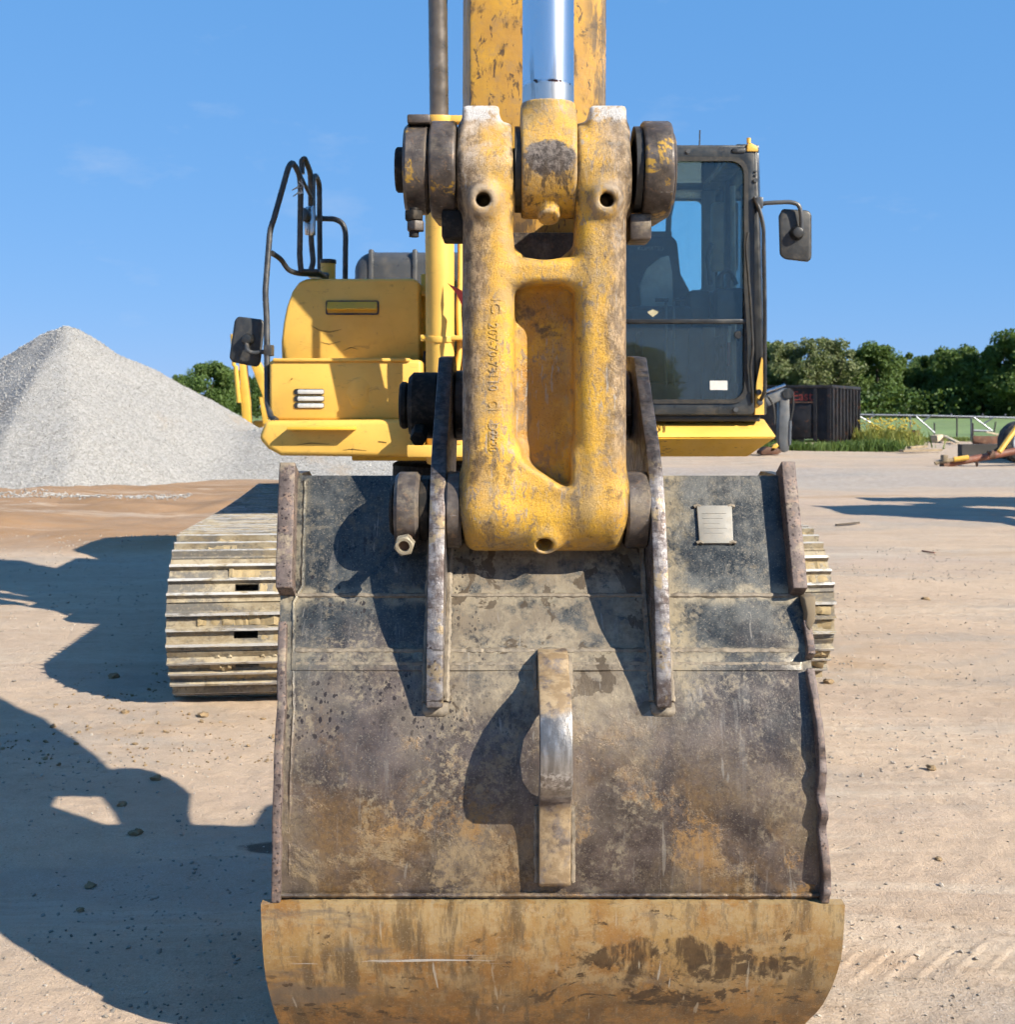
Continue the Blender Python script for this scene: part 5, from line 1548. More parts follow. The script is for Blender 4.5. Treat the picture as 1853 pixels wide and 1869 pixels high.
# door side: posts, sill, glass
xd = X1 + .005
for y0, y1 in ((6.80, 6.90), (7.62, 7.70), (8.22, 8.34)):
    m = MB(); m.box((xd - .01, y0, zb), (xd + .03, y1, zt - .02)); m.build('side_post', MT['cabframe'], cab, bevel=.01)
m = MB(); m.box((xd - .008, 6.88, zb), (xd + .028, 8.3, zb + .52)); m.build('door_panel', MT['cabframe'], cab, bevel=.01)
m = MB(); m.box((xd + .008, 6.89, zb + .51), (xd + .014, 8.25, zt - .03)); m.build('side_window', MT['glass_clear'], cab)
m = MB(); a, b = P(1338, 340, 7.3), P(1345, 700, 7.3); m.tube([(a.x, 7.3, a.z), (a.x + .01, 7.3, b.z)], .016, 8); m.build('inner_grab_rail', MT['cabbeige'], cab)
# right corner pillar, leaning out towards the bottom
def quadring(Y, pts): return [P(a, b, Y) for a, b in pts]
m = MB(); m.loft([quadring(YF + .02, [(1366, 276), (1383, 276), (1397, 757), (1380, 757)]), quadring(YF + .20, [(1366, 276), (1386, 280), (1400, 757), (1380, 757)])]); m.build('corner_pillar', MT['black'], cab, bevel=.012, seg=3)
m = MB(); m.prism_y([(P(a, b, YF).x, P(a, b, YF).z) for a, b in ((1391, 652), (1394.5, 660), (1395.5, 757), (1379, 757), (1380, 706))], YF + .002, YF + .03); yt_ = m.build('yellow_corner_flash', MT['yellow'], cab)
for px, row in ((1385, 716), (1387, 735)):
    a = P(px, row, YF); m = MB(); m.cyl((a.x, YF - .015, a.z), (a.x, YF + .01, a.z), .017, seg=16); m.build('bolt_head', MT['hood'], cab, bevel=.004)
m = MB(); m.tube([P(1377, 360, 6.74), P(1387, 384, 6.72), P(1394, 412, 6.71), P(1396.5, 560, 6.71), P(1396.5, 715, 6.71), P(1389, 730, 6.74)], .011, 10, bend=.06); m.build('grab_rail', MT['black'], cab)
m = MB(); m.tube([P(1366, 425, 6.72), P(1362, 450, 6.715), P(1371, 560, 6.715), P(1375, 640, 6.715), P(1370, 668, 6.72), P(1375, 735, 6.74)], .008, 8, bend=.05); m.build('wash_hose', MT['blackrub'], cab)
for px, row, r in ((1256, 277, .012), (1348, 275, .008), (1343, 748, .014), (1379, 313, .007), (1379, 320, .007), (1379, 330, .012)):
    a = P(px, row, YF); m = MB(); m.cyl((a.x, YF - .006 - r * .3, a.z), (a.x, YF + .03, a.z), r, seg=14); m.build('bolt_head', MT['hood'], cab)
m = MB(); a, b = P(1336, 271, YF), P(1361, 280, YF); m.prism_y(rrect(a.x, b.z, b.x, a.z, .012), YF - .008, YF + .02); m.build('marker_plate', MT['black'], cab, bevel=.003)
# roof lamp cap
m = MB(); m.loft([quadring(6.74, [(1363, 277), (1384, 277), (1383, 268), (1373, 262), (1365, 262)]), quadring(6.92, [(1363, 277), (1384, 277), (1383, 268), (1373, 262), (1365, 262)])]); m.build('roof_corner_cap', MT['yellow'], cab, bevel=.006)
a = P(1367, 262, 6.8); m = MB(); m.cyl(a, a + Vector((0, 0, .03)), .012, seg=10); m.build('cap_stud', MT['yellow'], cab)
a = P(1276, 266, 7.2); m = MB(); m.cyl((a.x, 7.2, zt), (a.x + .006, 7.2, P(0, 238, 7.2).z), .0045, seg=6); m.build('antenna', MT['black'], cab)
m = MB(); a, b = P(1343, 266, 6.8), P(1366, 272, 6.8); m.box((a.x, 6.78, zt), (b.x, 6.9, zt + .022)); m.build('roof_hinge', MT['cabframe'], cab, bevel=.006)
m = MB(); a = P(1180, 0, 6.74).x; m.box((X0 + .02, 6.80, zb - .040), (P(1392, 0, 6.74).x, 6.95, zb - .002)); m.build('cab_sill', MT['black'], cab, bevel=.006)
# seat with faded lettering
def seatring(Y, pts, d):
    return [P(a, b, Y) for a, b in pts]
sp = [(1146, 560), (1146, 440), (1152, 431), (1228, 431), (1237, 442), (1243, 500), (1259, 530), (1262, 548), (1240, 565)]
m = MB(); m.loft([seatring(7.55, sp, 0), [p + Vector((0, .16, .02)) for p in seatring(7.55, sp, 0)]]); seat = m.build('seat', MT['seat'], cab, bevel=.03, seg=3)
sp = [(1170, 560), (1168, 520), (1180, 490), (1206, 470), (1222, 466), (1228, 500), (1230, 565)]
m = MB(); m.loft([seatring(7.53, sp, 0), [p + Vector((0, .05, .0)) for p in seatring(7.53, sp, 0)]]); m.build('seat_bolster', MT['seatgrey'], cab, bevel=.012, seg=2)
m = MB(); a, b = P(1150, 560, 7.2), P(1262, 585, 7.2); m.box((a.x, 7.1, b.z - .06), (b.x, 7.6, a.z)); m.build('seat_cushion', MT['seat'], cab, bevel=.04, seg=3)
m = MB(); a, b = P(1165, 590, 7.4), P(1250, 700, 7.4); m.box((a.x, 7.2, b.z), (b.x, 7.6, a.z)); m.build('seat_base', MT['black'], cab, bevel=.02)
me = text_np('KOMATSU', 1.0)
co = np.array([p.co[:] for p in me.vertices]); w, hg = co[:, 0].max(), co[:, 1].max()
for i, p in enumerate(me.vertices):
    p.co = P(1164 + co[i, 0] / w * 47, 457.5 - co[i, 1] / hg * 7.5, 7.545)
me.materials.clear(); obj('seat_lettering', me, MT['offwhite'], cab)
for s_, px in ((0, 1255), (1, 1290)):
    m = MB(); a, b = P(px, 530, 7.2), P(px + 42, 590, 7.2); m.box((a.x, 7.15 + .1 * s_, b.z), (b.x, 7.6, a.z)); m.build('side_console', MT['cabtrim' if s_ else 'black'], cab, bevel=.03, seg=2)
for px, r0, r1 in ((1216, 548, 705), (1230, 548, 705)):
    a, b = P(px, r0, 7.0), P(px + 1, r1, 7.0)
    m = MB(); m.tube([b, a], .008, 8); m.build('travel_lever', MT['greysteel'], cab)
    m = MB(); m.tube([P(px - 20 if px < 1220 else px - 2, r0, 7.0), P(px + 4 if px < 1220 else px + 20, r0, 7.0)], .011, 8); m.build('lever_handle', MT['black'], cab)
m = MB(); m.tube([P(1298, 520, 7.1), P(1291, 470, 7.1), P(1300, 445, 7.1)], .016, 8, bend=.04); m.build('joystick', MT['black'], cab)
m = MB(); m.tube([P(1310, 540, 7.05), P(1312, 505, 7.05), P(1330, 490, 7.05), P(1345, 520, 7.05)], .014, 8, bend=.06); m.build('control_lever', MT['black'], cab)
m = MB(); a, b = P(1342, 545, 6.95), P(1358, 585, 6.95); m.box((a.x - .12, 6.9, b.z), (b.x, 7.1, a.z + .06)); m.build('monitor_box', MT['black'], cab, bevel=.02)
m = MB(); m.tube([P(1333, 595, 6.86), P(1331, 625, 6.86)], .009, 8); m.build('tool_shaft', MT['white'], cab)
m = MB(); m.tube([P(1331, 625, 6.86), P(1330, 668, 6.86)], .009, 8); m.build('tool_handle', MT['red'], cab)
for nm, (c0, c1, c2, c3), mt in (('white_sticker', (1296, 695, 1328, 712), 'white'), ('emblem_sticker', (1182, 565, 1202, 579), 'decal')):
    a, b = P(c0, c1, YF + .012), P(c2, c3, YF + .012)
    pr = rrect(a.x, b.z, b.x, a.z, .003) if mt == 'white' else [(a.x, a.z - .014), ((a.x + b.x) / 2, a.z), (b.x, a.z - .014), (b.x - .008, b.z + .018), ((a.x + b.x) / 2, b.z), (a.x + .008, b.z + .018)]
    m = MB(); m.prism_y(pr, YF + .0095, YF + .0125); m.build(nm, MT[mt], cab)
a = P(1348, 611, YF); m = MB(); m.cyl((a.x, YF - .002, a.z), (a.x, YF + .013, a.z), .0215, seg=20); m.build('hole_plug', MT['black'], cab)

# ------------------------------------------------------------------ mirrors and rails
mirr = [(1428, 381), (1476, 384), (1482, 391), (1482, 472), (1476, 479), (1432, 474), (1423, 466), (1421, 395)]
m = MB(); m.loft([[P(a, b, 6.78) for a, b in mirr], [P(1451 + (a - 1451) * .96, 430 + (b - 430) * .97, 6.83) for a, b in mirr]])
mr = m.build('side_mirror', MT['mirror_shell'], exc, bevel=.018, seg=3, smooth=50); tag(mr, 'rounded black mirror right of the cab')
m = MB(); m.tube([P(1378, 377, 6.78), P(1396, 371, 6.76), P(1444, 369, 6.75), P(1459, 374, 6.75), P(1463, 392, 6.75), P(1463, 420, 6.76)], .0125, 12, bend=.05); m.build('mirror_arm', MT['hood'], mr)
m = MB(); a = P(1455, 426, 6.77); m.cyl(a + Vector((0, -.035, 0)), a + Vector((0, .02, 0)), .03, .045, seg=20); m.build('mirror_joint', MT['black'], mr, bevel=.006)
m = MB(); a, b = P(1378, 362, 6.76), P(1391, 382, 6.76); m.box((a.x, 6.72, b.z), (b.x, 6.8, a.z)); m.build('mirror_clamp', MT['hood'], mr, bevel=.006)
mirr = [(435, 577), (480, 583), (484, 592), (476, 664), (470, 671), (424, 662), (418, 654), (428, 584)]
m = MB(); m.loft([[P(a, b, 6.95) for a, b in mirr], [P(451 + (a - 451) * .95, 624 + (b - 624) * .95, 7.0) for a, b in mirr]])
ml = m.build('side_mirror', MT['mirror_shell'], exc, bevel=.016, seg=3, smooth=50); tag(ml, 'tilted black mirror on the left hand rail')
m = MB(); m.tube([P(489, 641, 6.90), P(462, 645, 6.89), P(451, 640, 6.89), P(450, 622, 6.92)], .013, 10, bend=.04); m.build('mirror_arm', MT['rail'], ml)
m = MB(); a = P(452, 620, 6.94); m.cyl(a + Vector((0, -.04, 0)), a + Vector((0, .02, 0)), .028, .04, seg=18); m.build('mirror_joint', MT['black'], ml, bevel=.005)
m = MB(); a, b = P(483, 630, 6.9), P(499, 650, 6.9); m.box((a.x, 6.86, b.z), (b.x, 6.93, a.z)); m.build('mirror_clamp', MT['rail'], ml, bevel=.006)
def rail(pts, Ys, r=.0178, bend=.05, name='hand_rail', mat='rail', lab=None):
    if not isinstance(Ys, (list, tuple)): Ys = [Ys] * len(pts)
    m = MB(); m.tube([P(a, b, y) for (a, b), y in zip(pts, Ys)], r, 12, bend=bend)
    o = m.build(name, MT[mat], exc)
    if lab: tag(o, lab)
    return o
rail([(505, 767), (495, 762), (488, 735), (487, 581), (484, 535), (493, 420), (500, 400), (527, 304), (534, 296), (547, 318), (549, 345), (547, 470), (550, 497)], [6.75, 6.78, 6.85, 6.9, 6.9, 6.95, 6.95, 7.0, 7.05, 7.1, 7.12, 7.15, 7.15], lab='outer hand rail bent inwards at the top')
rail([(551, 318), (551, 293), (556, 290), (567, 315), (568, 440), (572, 480), (566, 498)], [7.2, 7.2, 7.2, 7.35, 7.4, 7.4, 7.4])
rail([(571, 430), (571, 324), (577, 321), (583, 336), (584, 500)], [7.6, 7.6, 7.65, 7.8, 7.8])
rail([(560, 385), (575, 399), (612, 400), (626, 408), (631, 425), (630, 520)], [7.6, 7.9, 7.9, 7.9, 7.9, 7.9], .0185)
rail([(496, 462), (514, 474), (526, 494), (546, 500), (597, 502)], [6.95, 7.05, 7.1, 7.15, 7.5], .016)
rail([(544, 312), (560, 345), (571, 366)], [7.08, 7.25, 7.4], .012)
m = MB(); a, b = P(548, 495, 7.15), P(598, 506, 7.5); m.box((a.x, 7.15, b.z - .01), (b.x, 7.6, b.z + .012)); m.build('rail_foot_plate', MT['black'], exc, bevel=.004)
# work lamp turned away among the rails
m = MB(); m.loft([[P(a, b, 7.3) for a, b in ((556, 378), (573, 374), (575, 425), (568, 432), (556, 430), (553, 400))], [P(a, b, 7.38) for a, b in ((562, 382), (573, 378), (575, 420), (570, 428), (562, 425), (560, 400))]])
wlp = m.build('work_lamp', MT['chrome'], exc, bevel=.01, seg=3, smooth=50)
m = MB(); a = P(553, 392, 7.26); m.cyl(a, a + Vector((.03, .03, .0)), .045, .03, seg=16); m.build('lamp_housing', MT['black'], wlp, bevel=.006)
# frayed tape on the rail
for k in range(9):
    r_ = random.Random(k); a = P(547 + r_.uniform(-2, 3), 330 + 3.2 * k, 7.07)
    d = Vector((r_.uniform(-.05, .03), r_.uniform(-.03, .01), r_.uniform(-.03, .02)))
    m = MB(); m.add([a, a + Vector((0, 0, .012)), a + d + Vector((0, 0, .008)), a + d], [(0, 1, 2, 3)]); m.build('frayed_tape', MT['seatgrey'], exc)

# ------------------------------------------------------------------ undercarriage
YAW = R(6.0)
TW, SHOE = 3.19, .72
axd = Vector((-math.sin(YAW), math.cos(YAW), 0)); rtd = Vector((math.cos(YAW), math.sin(YAW), 0))
front_l = Vector((-1.569, 5.39, 0))
PITCH = .214
rF, zc, s0, s1 = .358, .398, .41, 3.95
def path():
    pts = []
    L = s1 - s0
    return [('top', L), ('arcr', math.pi * rF), ('bot', L), ('arcf', math.pi * rF)]
per = 2 * (s1 - s0) + 2 * math.pi * rF
NS = int(round(per / PITCH)); PT = per / NS
def on_path(u):
    """-> s, z, direction angle of the outward normal (0 = up, + towards the back)"""
    L = s1 - s0; A = math.pi * rF
    u %= per
    if u < L: return s0 + u, zc + rF - .018 * math.sin(math.pi * u / L), 0.0
    u -= L
    if u < A: a = u / rF; return s1 + rF * math.sin(a), zc + rF * math.cos(a), a
    u -= A
    if u < L: return s1 - u, zc - rF, math.pi
    u -= L
    a = math.pi + u / rF
    return s0 + rF * math.sin(a), zc + rF * math.cos(a), a
# one shoe, local x = width, y = along travel, z = outwards
def shoe_mesh():
    m = MB(); w = SHOE / 2; p = PT / 2
    prof = []
    g = [(-.072, .018), (0.0, .018), (.072, .018)]
    # plate strips around two mud slots
    ys = [-p + .004, -.060, .060, p + .006]
    def seg_(x0, x1, y0, y1, z0=0.0, z1=.014): m.box((x0, y0, z0), (x1, y1, z1))
    seg_(-w, w, -p + .004, -.050); seg_(-w, w, .050, p + .010, -.004, .010)
    seg_(-w, w, -.014, .014)
    for y0, y1 in ((-.050, -.014), (.014, .050)):
        seg_(-w, -.055, y0, y1); seg_(.055, w, y0, y1)
    for yc, _ in g:
        m.loft([[(-w, yc - .013, .012), (-w, yc + .013, .012), (-w, yc + .0065, .041), (-w, yc - .0065, .041)], [(w, yc - .013, .012), (w, yc + .013, .012), (w, yc + .0065, .041), (w, yc - .0065, .041)]])
    for x in (-.13, .13, -.075, .075):
        m.cyl((x, p - .022, .006), (x, p - .022, .020), .012, seg=6)
    return m.mesh('shoe', smooth=30)
shoe_me = shoe_mesh()
def mud_mesh(seed):
    r = random.Random(seed); m = MB()
    for y0 in (-.036, .036):
        a = r.uniform(-.24, -.02); b = SHOE / 2 - .01
        spans = [(a, b)] if r.random() < .5 else [(a, -.062), (.062, b)]
        for a_, b_ in spans:
            if b_ - a_ < .03: continue
            rings = []; x = a_; hh = r.uniform(.016, .03)
            while x < b_:
                hh = min(.040, max(.013, hh + r.uniform(-.008, .008)))
                w0, w1 = r.uniform(.016, .025), r.uniform(.014, .025)
                rings.append([(x, y0 - .025, .011), (x, y0 + .025, .011), (x, y0 + w1, hh * r.uniform(.7, 1)), (x, y0 + r.uniform(-.008, .008), hh), (x, y0 - w0, hh * r.uniform(.7, 1.05))])
                x += r.uniform(.006, .022)
            if len(rings) > 1: m.loft(rings)
    return m.mesh('packed_mud', smooth=25)
MUDS = [mud_mesh(k) for k in range(9)]
for side in (0, 1):
    base = front_l + rtd * (SHOE / 2 if side == 0 else TW - SHOE / 2)
    M0 = Matrix.Translation(base) @ Matrix.Rotation(YAW, 4, 'Z')
    fr = MB()
    fr.box((-.16, .45, .22), (.16, 3.9, .55)); fr.box((-.2, .6, .18), (.2, 3.7, .30))
    tr = fr.mesh('track', bevel=.02)
    to = obj('track', tr, MT['chain'], exc, M0)
    tag(to, 'crawler track left of the bucket with muddy steel shoes' if side == 0 else 'crawler track right of the bucket, mostly hidden')
    for nm, s_ in (('idler_wheel', s0), ('drive_sprocket', s1)):
        m = MB(); m.lathe((-.11, s_, zc), (.11, s_, zc), [(0, .18), (.03, rF - .10), (.07, rF - .085), (.15, rF - .085), (.19, rF - .10), (.22, .18)], 36)
        obj(nm, m.mesh(nm), MT['chain'], to, M0)
    for k in range(7):
        m = MB(); s_ = s0 + .35 + k * .48; m.cyl((-.18, s_, .17), (.18, s_, .17), .09, seg=20); obj('roller', m.mesh('roller'), MT['chain'], to, M0)
    # chain rails
    for xo in (-.085, .085):
        ring_o = [on_path(u_) for u_ in np.linspace(0, per, 120, endpoint=False)]
        rings = []
        for s_, z_, a_ in ring_o:
            n_ = Vector((0, math.sin(a_), math.cos(a_)))
            c_ = Vector((xo, s_, z_))
            rings.append([c_ - n_ * .004 + Vector((-.03, 0, 0)), c_ - n_ * .004 + Vector((.03, 0, 0)), c_ - n_ * .085 + Vector((.03, 0, 0)), c_ - n_ * .085 + Vector((-.03, 0, 0))])
        m = MB(); m.loft(rings, closed=True); obj('chain_link_rail', m.mesh('chain_link_rail'), MT['chain'], to, M0)
    for k in range(NS):
        s_, z_, a_ = on_path((k + .3) * PT)
        # local frame: y along travel, z outward
        n_ = Vector((0, math.sin(a_), math.cos(a_))); t_ = Vector((0, math.cos(a_), -math.sin(a_)))
        ML = Matrix(((1, 0, 0, 0), (0, t_.y, n_.y, s_), (0, t_.z, n_.z, z_), (0, 0, 0, 1)))
        so = obj('track_shoe', shoe_me, MT['shoe'], to, M0 @ ML)
        if s_ < 1.2 and side == 0 or (s_ < .5):
            mo = obj('packed_mud', MUDS[(k * 4 + side) % 9], MT['mud'], to, M0 @ ML)
            tag(mo, kind='stuff')
# centre frame and swing ring
ctr = front_l + rtd * (TW / 2) + axd * 2.2
m = MB(); m.box((-.85, -1.1, .45), (.85, 1.1, .85)); m.build('carbody', MT['blacksteel'], exc, M=Matrix.Translation(ctr) @ Matrix.Rotation(YAW, 4, 'Z'), bevel=.04)
m = MB(); m.lathe((ctr.x + .2, ctr.y - .2, .85), (ctr.x + .2, ctr.y - .2, 1.12), [(0, .66), (.06, .66), (.08, .72), (.2, .72), (.22, .68), (.27, .68)], 48); m.build('swing_ring', MT['blacksteel'], exc)
# ------------------------------------------------------------------ BACKGROUND THINGS
def G(px, row):
    Y = H * F / (row - HY); return Vector(((px - HX) / F * Y, Y, 0))
# black roll-off dumpster, turned so its ribbed side shows
Yd = 38.0
c0 = Vector(((1517 - HX) / F * Yd, Yd, 0))
sd = Vector((2.05, 4.1, 0)).normalized(); fd = Vector((-sd.y, sd.x, 0))          # side goes back right, front goes left
dump = thing('dumpster', c0, 'black rusty roll-off dumpster with East sprayed in red', 'dumpster')
MD = Matrix(((fd.x, sd.x, 0, c0.x), (fd.y, sd.y, 0, c0.y), (0, 0, 1, 0), (0, 0, 0, 1)))   # local x along the front, y along the side
def dpart(m, name, mat, **kw): return obj(name, m.mesh(name, **kw), MT[mat], dump, MD)
zb_, zt_ = .32, 2.0
m = MB(); m.box((0, 0, zb_), (2.45, .05, zt_)); m.box((0, 0.05, zb_), (.05, 5.0, zt_)); m.box((2.40, .05, zb_), (2.45, 5, zt_)); m.box((.05, 4.95, zb_), (2.4, 5.0, zt_)); m.box((.05, .05, zb_), (2.4, 4.95, zb_ + .06))
dpart(m, 'body', 'dumpster')
m = MB(); m.box((-.04, -.05, zt_ - .02), (2.5, .07, zt_ + .08)); dpart(m, 'top_rail', 'dumpster', bevel=.01)
m = MB(); m.box((-.05, .07, zt_ - .02), (.06, 5.03, zt_ + .08)); dpart(m, 'top_rail', 'dumpster', bevel=.01)
for k in range(9):
    m = MB(); m.box((-.07, .02 + k * .6, zb_ - .1), (-.002, .12 + k * .6, zt_ - .02)); dpart(m, 'side_rib', 'dumpster')
for x in (.05, .50, 1.42, 2.35):
    m = MB(); m.box((x - .05, -.06, zb_ - .05), (x + .05, -.002, zt_ - .03)); dpart(m, 'front_post', 'dumpster')
m = MB(); m.box((.60, -.045, zb_ + .05), (1.30, -.004, zt_ - .50)); dpart(m, 'door_panel', 'dumpster', bevel=.008)
m = MB(); m.box((.56, -.07, zt_ - .50), (1.36, -.003, zt_ - .46)); dpart(m, 'door_rail', 'rust')
m = MB(); m.box((1.45, -.09, .0), (1.55, .05, zb_ + .1)); m.box((.3, .4, 0), (.5, 4.8, .3)); m.box((1.9, .4, 0), (2.1, 4.8, .3)); dpart(m, 'skid', 'dumpster')
me = text_np('East', 1.0, .0)
co = np.array([p.co[:] for p in me.vertices]); w, hg = co[:, 0].max(), co[:, 1].max()
for i, p in enumerate(me.vertices): p.co = (1.24 - co[i, 0] / w * .66, -.008, zt_ - .42 + co[i, 1] / hg * .30)
me.materials.clear()
obj('sprayed_lettering', me, MT['redspray'], dump, MD)

# grey backhoe arm beyond the cab deck
Yb = 33.0
bh = thing('backhoe', P(1436, 0, Yb).xy.to_3d(), 'grey folded backhoe arm standing between cab and dumpster', 'backhoe')
def bpart(pts, t, name, mat, par=None, **kw):
    pr = [P(a, b, Yb) for a, b in pts]
    m = MB(); m.loft([[p for p in pr], [p + Vector((0, t, 0)) for p in pr]]); return m.build(name, MT[mat], par or bh, **kw)
bpart([(1424, 728), (1441, 724), (1443, 790), (1441, 822), (1432, 826), (1424, 822), (1422, 800)], .35, 'dipper', 'greysteel', bevel=.02)
bpart([(1380, 735), (1400, 722), (1436, 708), (1444, 716), (1436, 726), (1398, 744), (1380, 752)], .3, 'boom', 'greysteel', bevel=.02)
m = MB(); a = P(1439, 718, Yb - .05); m.cyl(a, a + Vector((0, .5, 0)), .15, seg=24); m.build('pivot', MT['black'], bh)
m = MB(); m.tube([P(1398, 715, Yb), P(1434, 703, Yb)], .045, 10); m.build('cylinder_rod', MT['chrome'], bh)
m = MB(); m.tube([P(1443, 768, Yb), P(1442, 812, Yb)], .035, 8); m.build('cylinder_rod', MT['galv'], bh)
m = MB(); m.tube([P(1401, 722, Yb - .1), P(1410, 734, Yb - .1), P(1414, 752, Yb - .1), P(1414, 775, Yb - .1)], .035, 8, bend=.2); m.build('hose', MT['blackrub'], bh)
m = MB(); m.tube([P(1447, 715, Yb), P(1449, 740, Yb), P(1443, 770, Yb)], .03, 8, bend=.3); m.build('hose', MT['blackrub'], bh)
bpart([(1412, 812), (1419, 809), (1422, 814), (1414, 822), (1410, 824), (1405, 824)], .2, 'bucket_linkage', 'yellow_far', bevel=.01)
bpart([(1390, 824), (1402, 816), (1420, 818), (1428, 824), (1420, 830), (1390, 830)], .6, 'bucket', 'rust', bevel=.01)
m = MB(); a = P(1240, 795, Yb + .5); m.box((a.x, Yb + .6, .35), (P(1398, 0, Yb).x, Yb + 2.4, .92)); m.build('chassis', MT['greysteel'], bh, bevel=.05)
for px in (1265, 1360):
    a = P(px, 0, Yb); m = MB(); m.lathe((a.x, Yb + .5, .46), (a.x, Yb + .9, .46), [(0, .30), (.05, .43), (.1, .46), (.3, .46), (.35, .43), (.4, .3)], 28); w_ = m.build('wheel', MT['tyre'], bh)
    m = MB(); m.cyl((a.x, Yb + .48, .46), (a.x, Yb + .6, .46), .26, seg=20); m.build('rim', MT['rimwhite'], w_)

# second yellow machine behind the left mirror: dipper, boom and ram
Yy = 30.0
ye = thing('yellow_backhoe', (P(445, 0, Yy).x, Yy, 0), 'far yellow digger arm behind the left mirror and gravel', 'digger')
def ypart(pts, t, name, mat='yellow_far', **kw):
    pr = [P(a, b, Yy) for a, b in pts]
    m = MB(); m.loft([[p for p in pr], [p + Vector((0, t, 0)) for p in pr]]); return m.build(name, MT[mat], ye, **kw)
ypart([(436, 655), (447, 657), (455, 740), (457, 790), (444, 790), (440, 742)], .3, 'dipper', bevel=.02)
m = MB(); m.tube([P(430, 668, Yy - .1), P(436, 735, Yy - .1)], .06, 10); m.build('ram', MT['yellow_far'], ye)
m = MB(); m.tube([P(424, 610, Yy - .1), P(427, 668, Yy - .1)], .05, 10); m.build('ram_top', MT['yellow_far'], ye)
ypart([(455, 660), (468, 654), (482, 682), (492, 700), (496, 760), (486, 765), (478, 720), (466, 688)], .4, 'boom', bevel=.02)
ypart([(473, 725), (479, 725), (489, 772), (480, 775)], .2, 'support_strut', bevel=.01)
m = MB(); a, b = P(452, 768, Yy), P(720, 825, Yy); m.box((a.x, Yy + .5, .3), (b.x, Yy + 2.4, a.z)); m.build('body', MT['yellow_far'], ye, bevel=.06)
m = MB(); a = P(500, 768, Yy); m.lathe((a.x, Yy + .4, .5), (a.x, Yy + .8, .5), [(0, .3), (.05, .46), (.1, .5), (.3, .5), (.35, .46), (.4, .3)], 24); m.build('wheel', MT['tyre'], ye)

# galvanised pipe fence along the pasture
fen = thing('pipe_fence', (P(1700, 0, 46).x, 46, 0), 'galvanised pipe fence with diagonal braces along the pasture edge', 'fence')
def frow(px): return 757 + (px - 1560) * .0190 if px > 1560 else 757
def fpt(px, row, Y=46.0): return P(px, row, Y)
m = MB(); m.tube([fpt(1190, 757), fpt(1560, 757), fpt(1700, 759), fpt(1900, 764)], .040, 8); m.build('top_rail', MT['galv'], fen)
for px, r1 in ((1563, 806), (1662, 806), (1773, 808), (1886, 810)):
    m = MB(); m.tube([fpt(px, frow(px)), fpt(px, r1)], .032, 8); m.build('post', MT['galv'], fen)
for x0, r0, x1, r1 in ((1567, 759, 1590, 772), (1672, 760, 1706, 790), (1778, 762, 1812, 787), (1598, 757, 1580, 768), (1700, 758, 1684, 770), (1814, 762, 1795, 774), (1411, 758, 1402, 768)):
    m = MB(); m.tube([fpt(x0, r0, 45.9), fpt(x1, r1, 45.9)], .032, 8); m.build('brace', MT['galv'], fen)
m = MB(); m.tube([fpt(1776, 786, 45.8), fpt(1808, 787, 45.8)], .05, 8); m.build('lower_rail', MT['galv'], fen)
for px in (1593, 1641, 1737, 1794, 1835):
    a = fpt(px, frow(px) - 3); m = MB(); m.cyl(a, a + Vector((0, 0, .07)), .03, seg=8); m.build('clamp', MT['galv'], fen)
# thin dark posts out in the pasture
for k, (px, r0, r1, Y, lab) in enumerate(((1706, 772, 790, 52, 'short dark fence post behind the left brace'), (1747, 762, 796, 50, 'tall dark fence post between two pipe posts'), (1814, 770, 788, 54, 'dark leaning post right of the pipe fence'),
                                     (1776, 772, 815, 44, 'dark post base in front of the pipe fence'))):
    m = MB(); m.tube([P(px + (4 if k == 2 else 0), r0, Y), P(px, r1 + 6, Y)], .035, 6)
    o = m.build('fence_post', MT['darkpost']); tag(o, lab, 'post', 'thin posts along the pasture')

# scrap between dumpster and trailer
def bar(name, p0, p1, hgt, dep, mat, label, cat, group=None, z0=None, **kw):
    p0, p1 = Vector(p0), Vector(p1)
    d = (p1 - p0); d.z = 0; L = d.length; a = math.atan2(d.y, d.x)
    M = Matrix.Translation(p0) @ Matrix.Rotation(a, 4, 'Z') @ Matrix.Rotation(-math.atan2(p1.z - p0.z, L), 4, 'Y')
    m = MB(); m.box((0, -dep / 2, 0), (L, dep / 2, hgt))
    o = obj(name, m.mesh(name, bevel=min(hgt, dep) * .12), MT[mat], None, M)
    return tag(o, label, cat, group)
ib = thing('steel_beam', G(1640, 806), 'rusty steel channel lying at the edge of the grass', 'beam')
a, b = G(1592, 806), G(1685, 807)
m = MB(); m.box((a.x, a.y - .1, .06), (b.x, a.y + .12, .34)); m.build('web', MT['rust'], ib)
m = MB(); m.box((a.x, a.y - .16, .34), (b.x, a.y + .16, .40)); m.build('upper_flange', MT['rust'], ib)
m = MB(); m.box((b.x - .10, a.y - .25, .0), (b.x + .02, a.y + .2, .44)); m.build('end_plate', MT['rust'], ib)
m = MB(); m.box((a.x - .10, a.y - .2, .0), (a.x - .01, a.y + .2, .36)); m.build('end_plate', MT['rust'], ib)
a = G(1645, 828); b = G(1716, 827)
bar('board', (a.x, a.y, .05), (b.x, b.y, .06), .06, .25, 'wood', 'weathered board lying flat on the dirt before the steel beam', 'board')
a = G(1662, 827); b = G(1690, 825)
bar('board', (a.x, a.y + .1, .12), (b.x, b.y, .14), .07, .12, 'wood', 'short broken board resting on the longer one', 'board')
a = G(1705, 808); b = G(1722, 808)
bar('timber_block', (a.x, a.y, .02), (b.x, a.y + .3, .05), .26, .3, 'palewood', 'pale timber block beside the rusty beam', 'timber')
a = G(1724, 807); b = G(1748, 812)
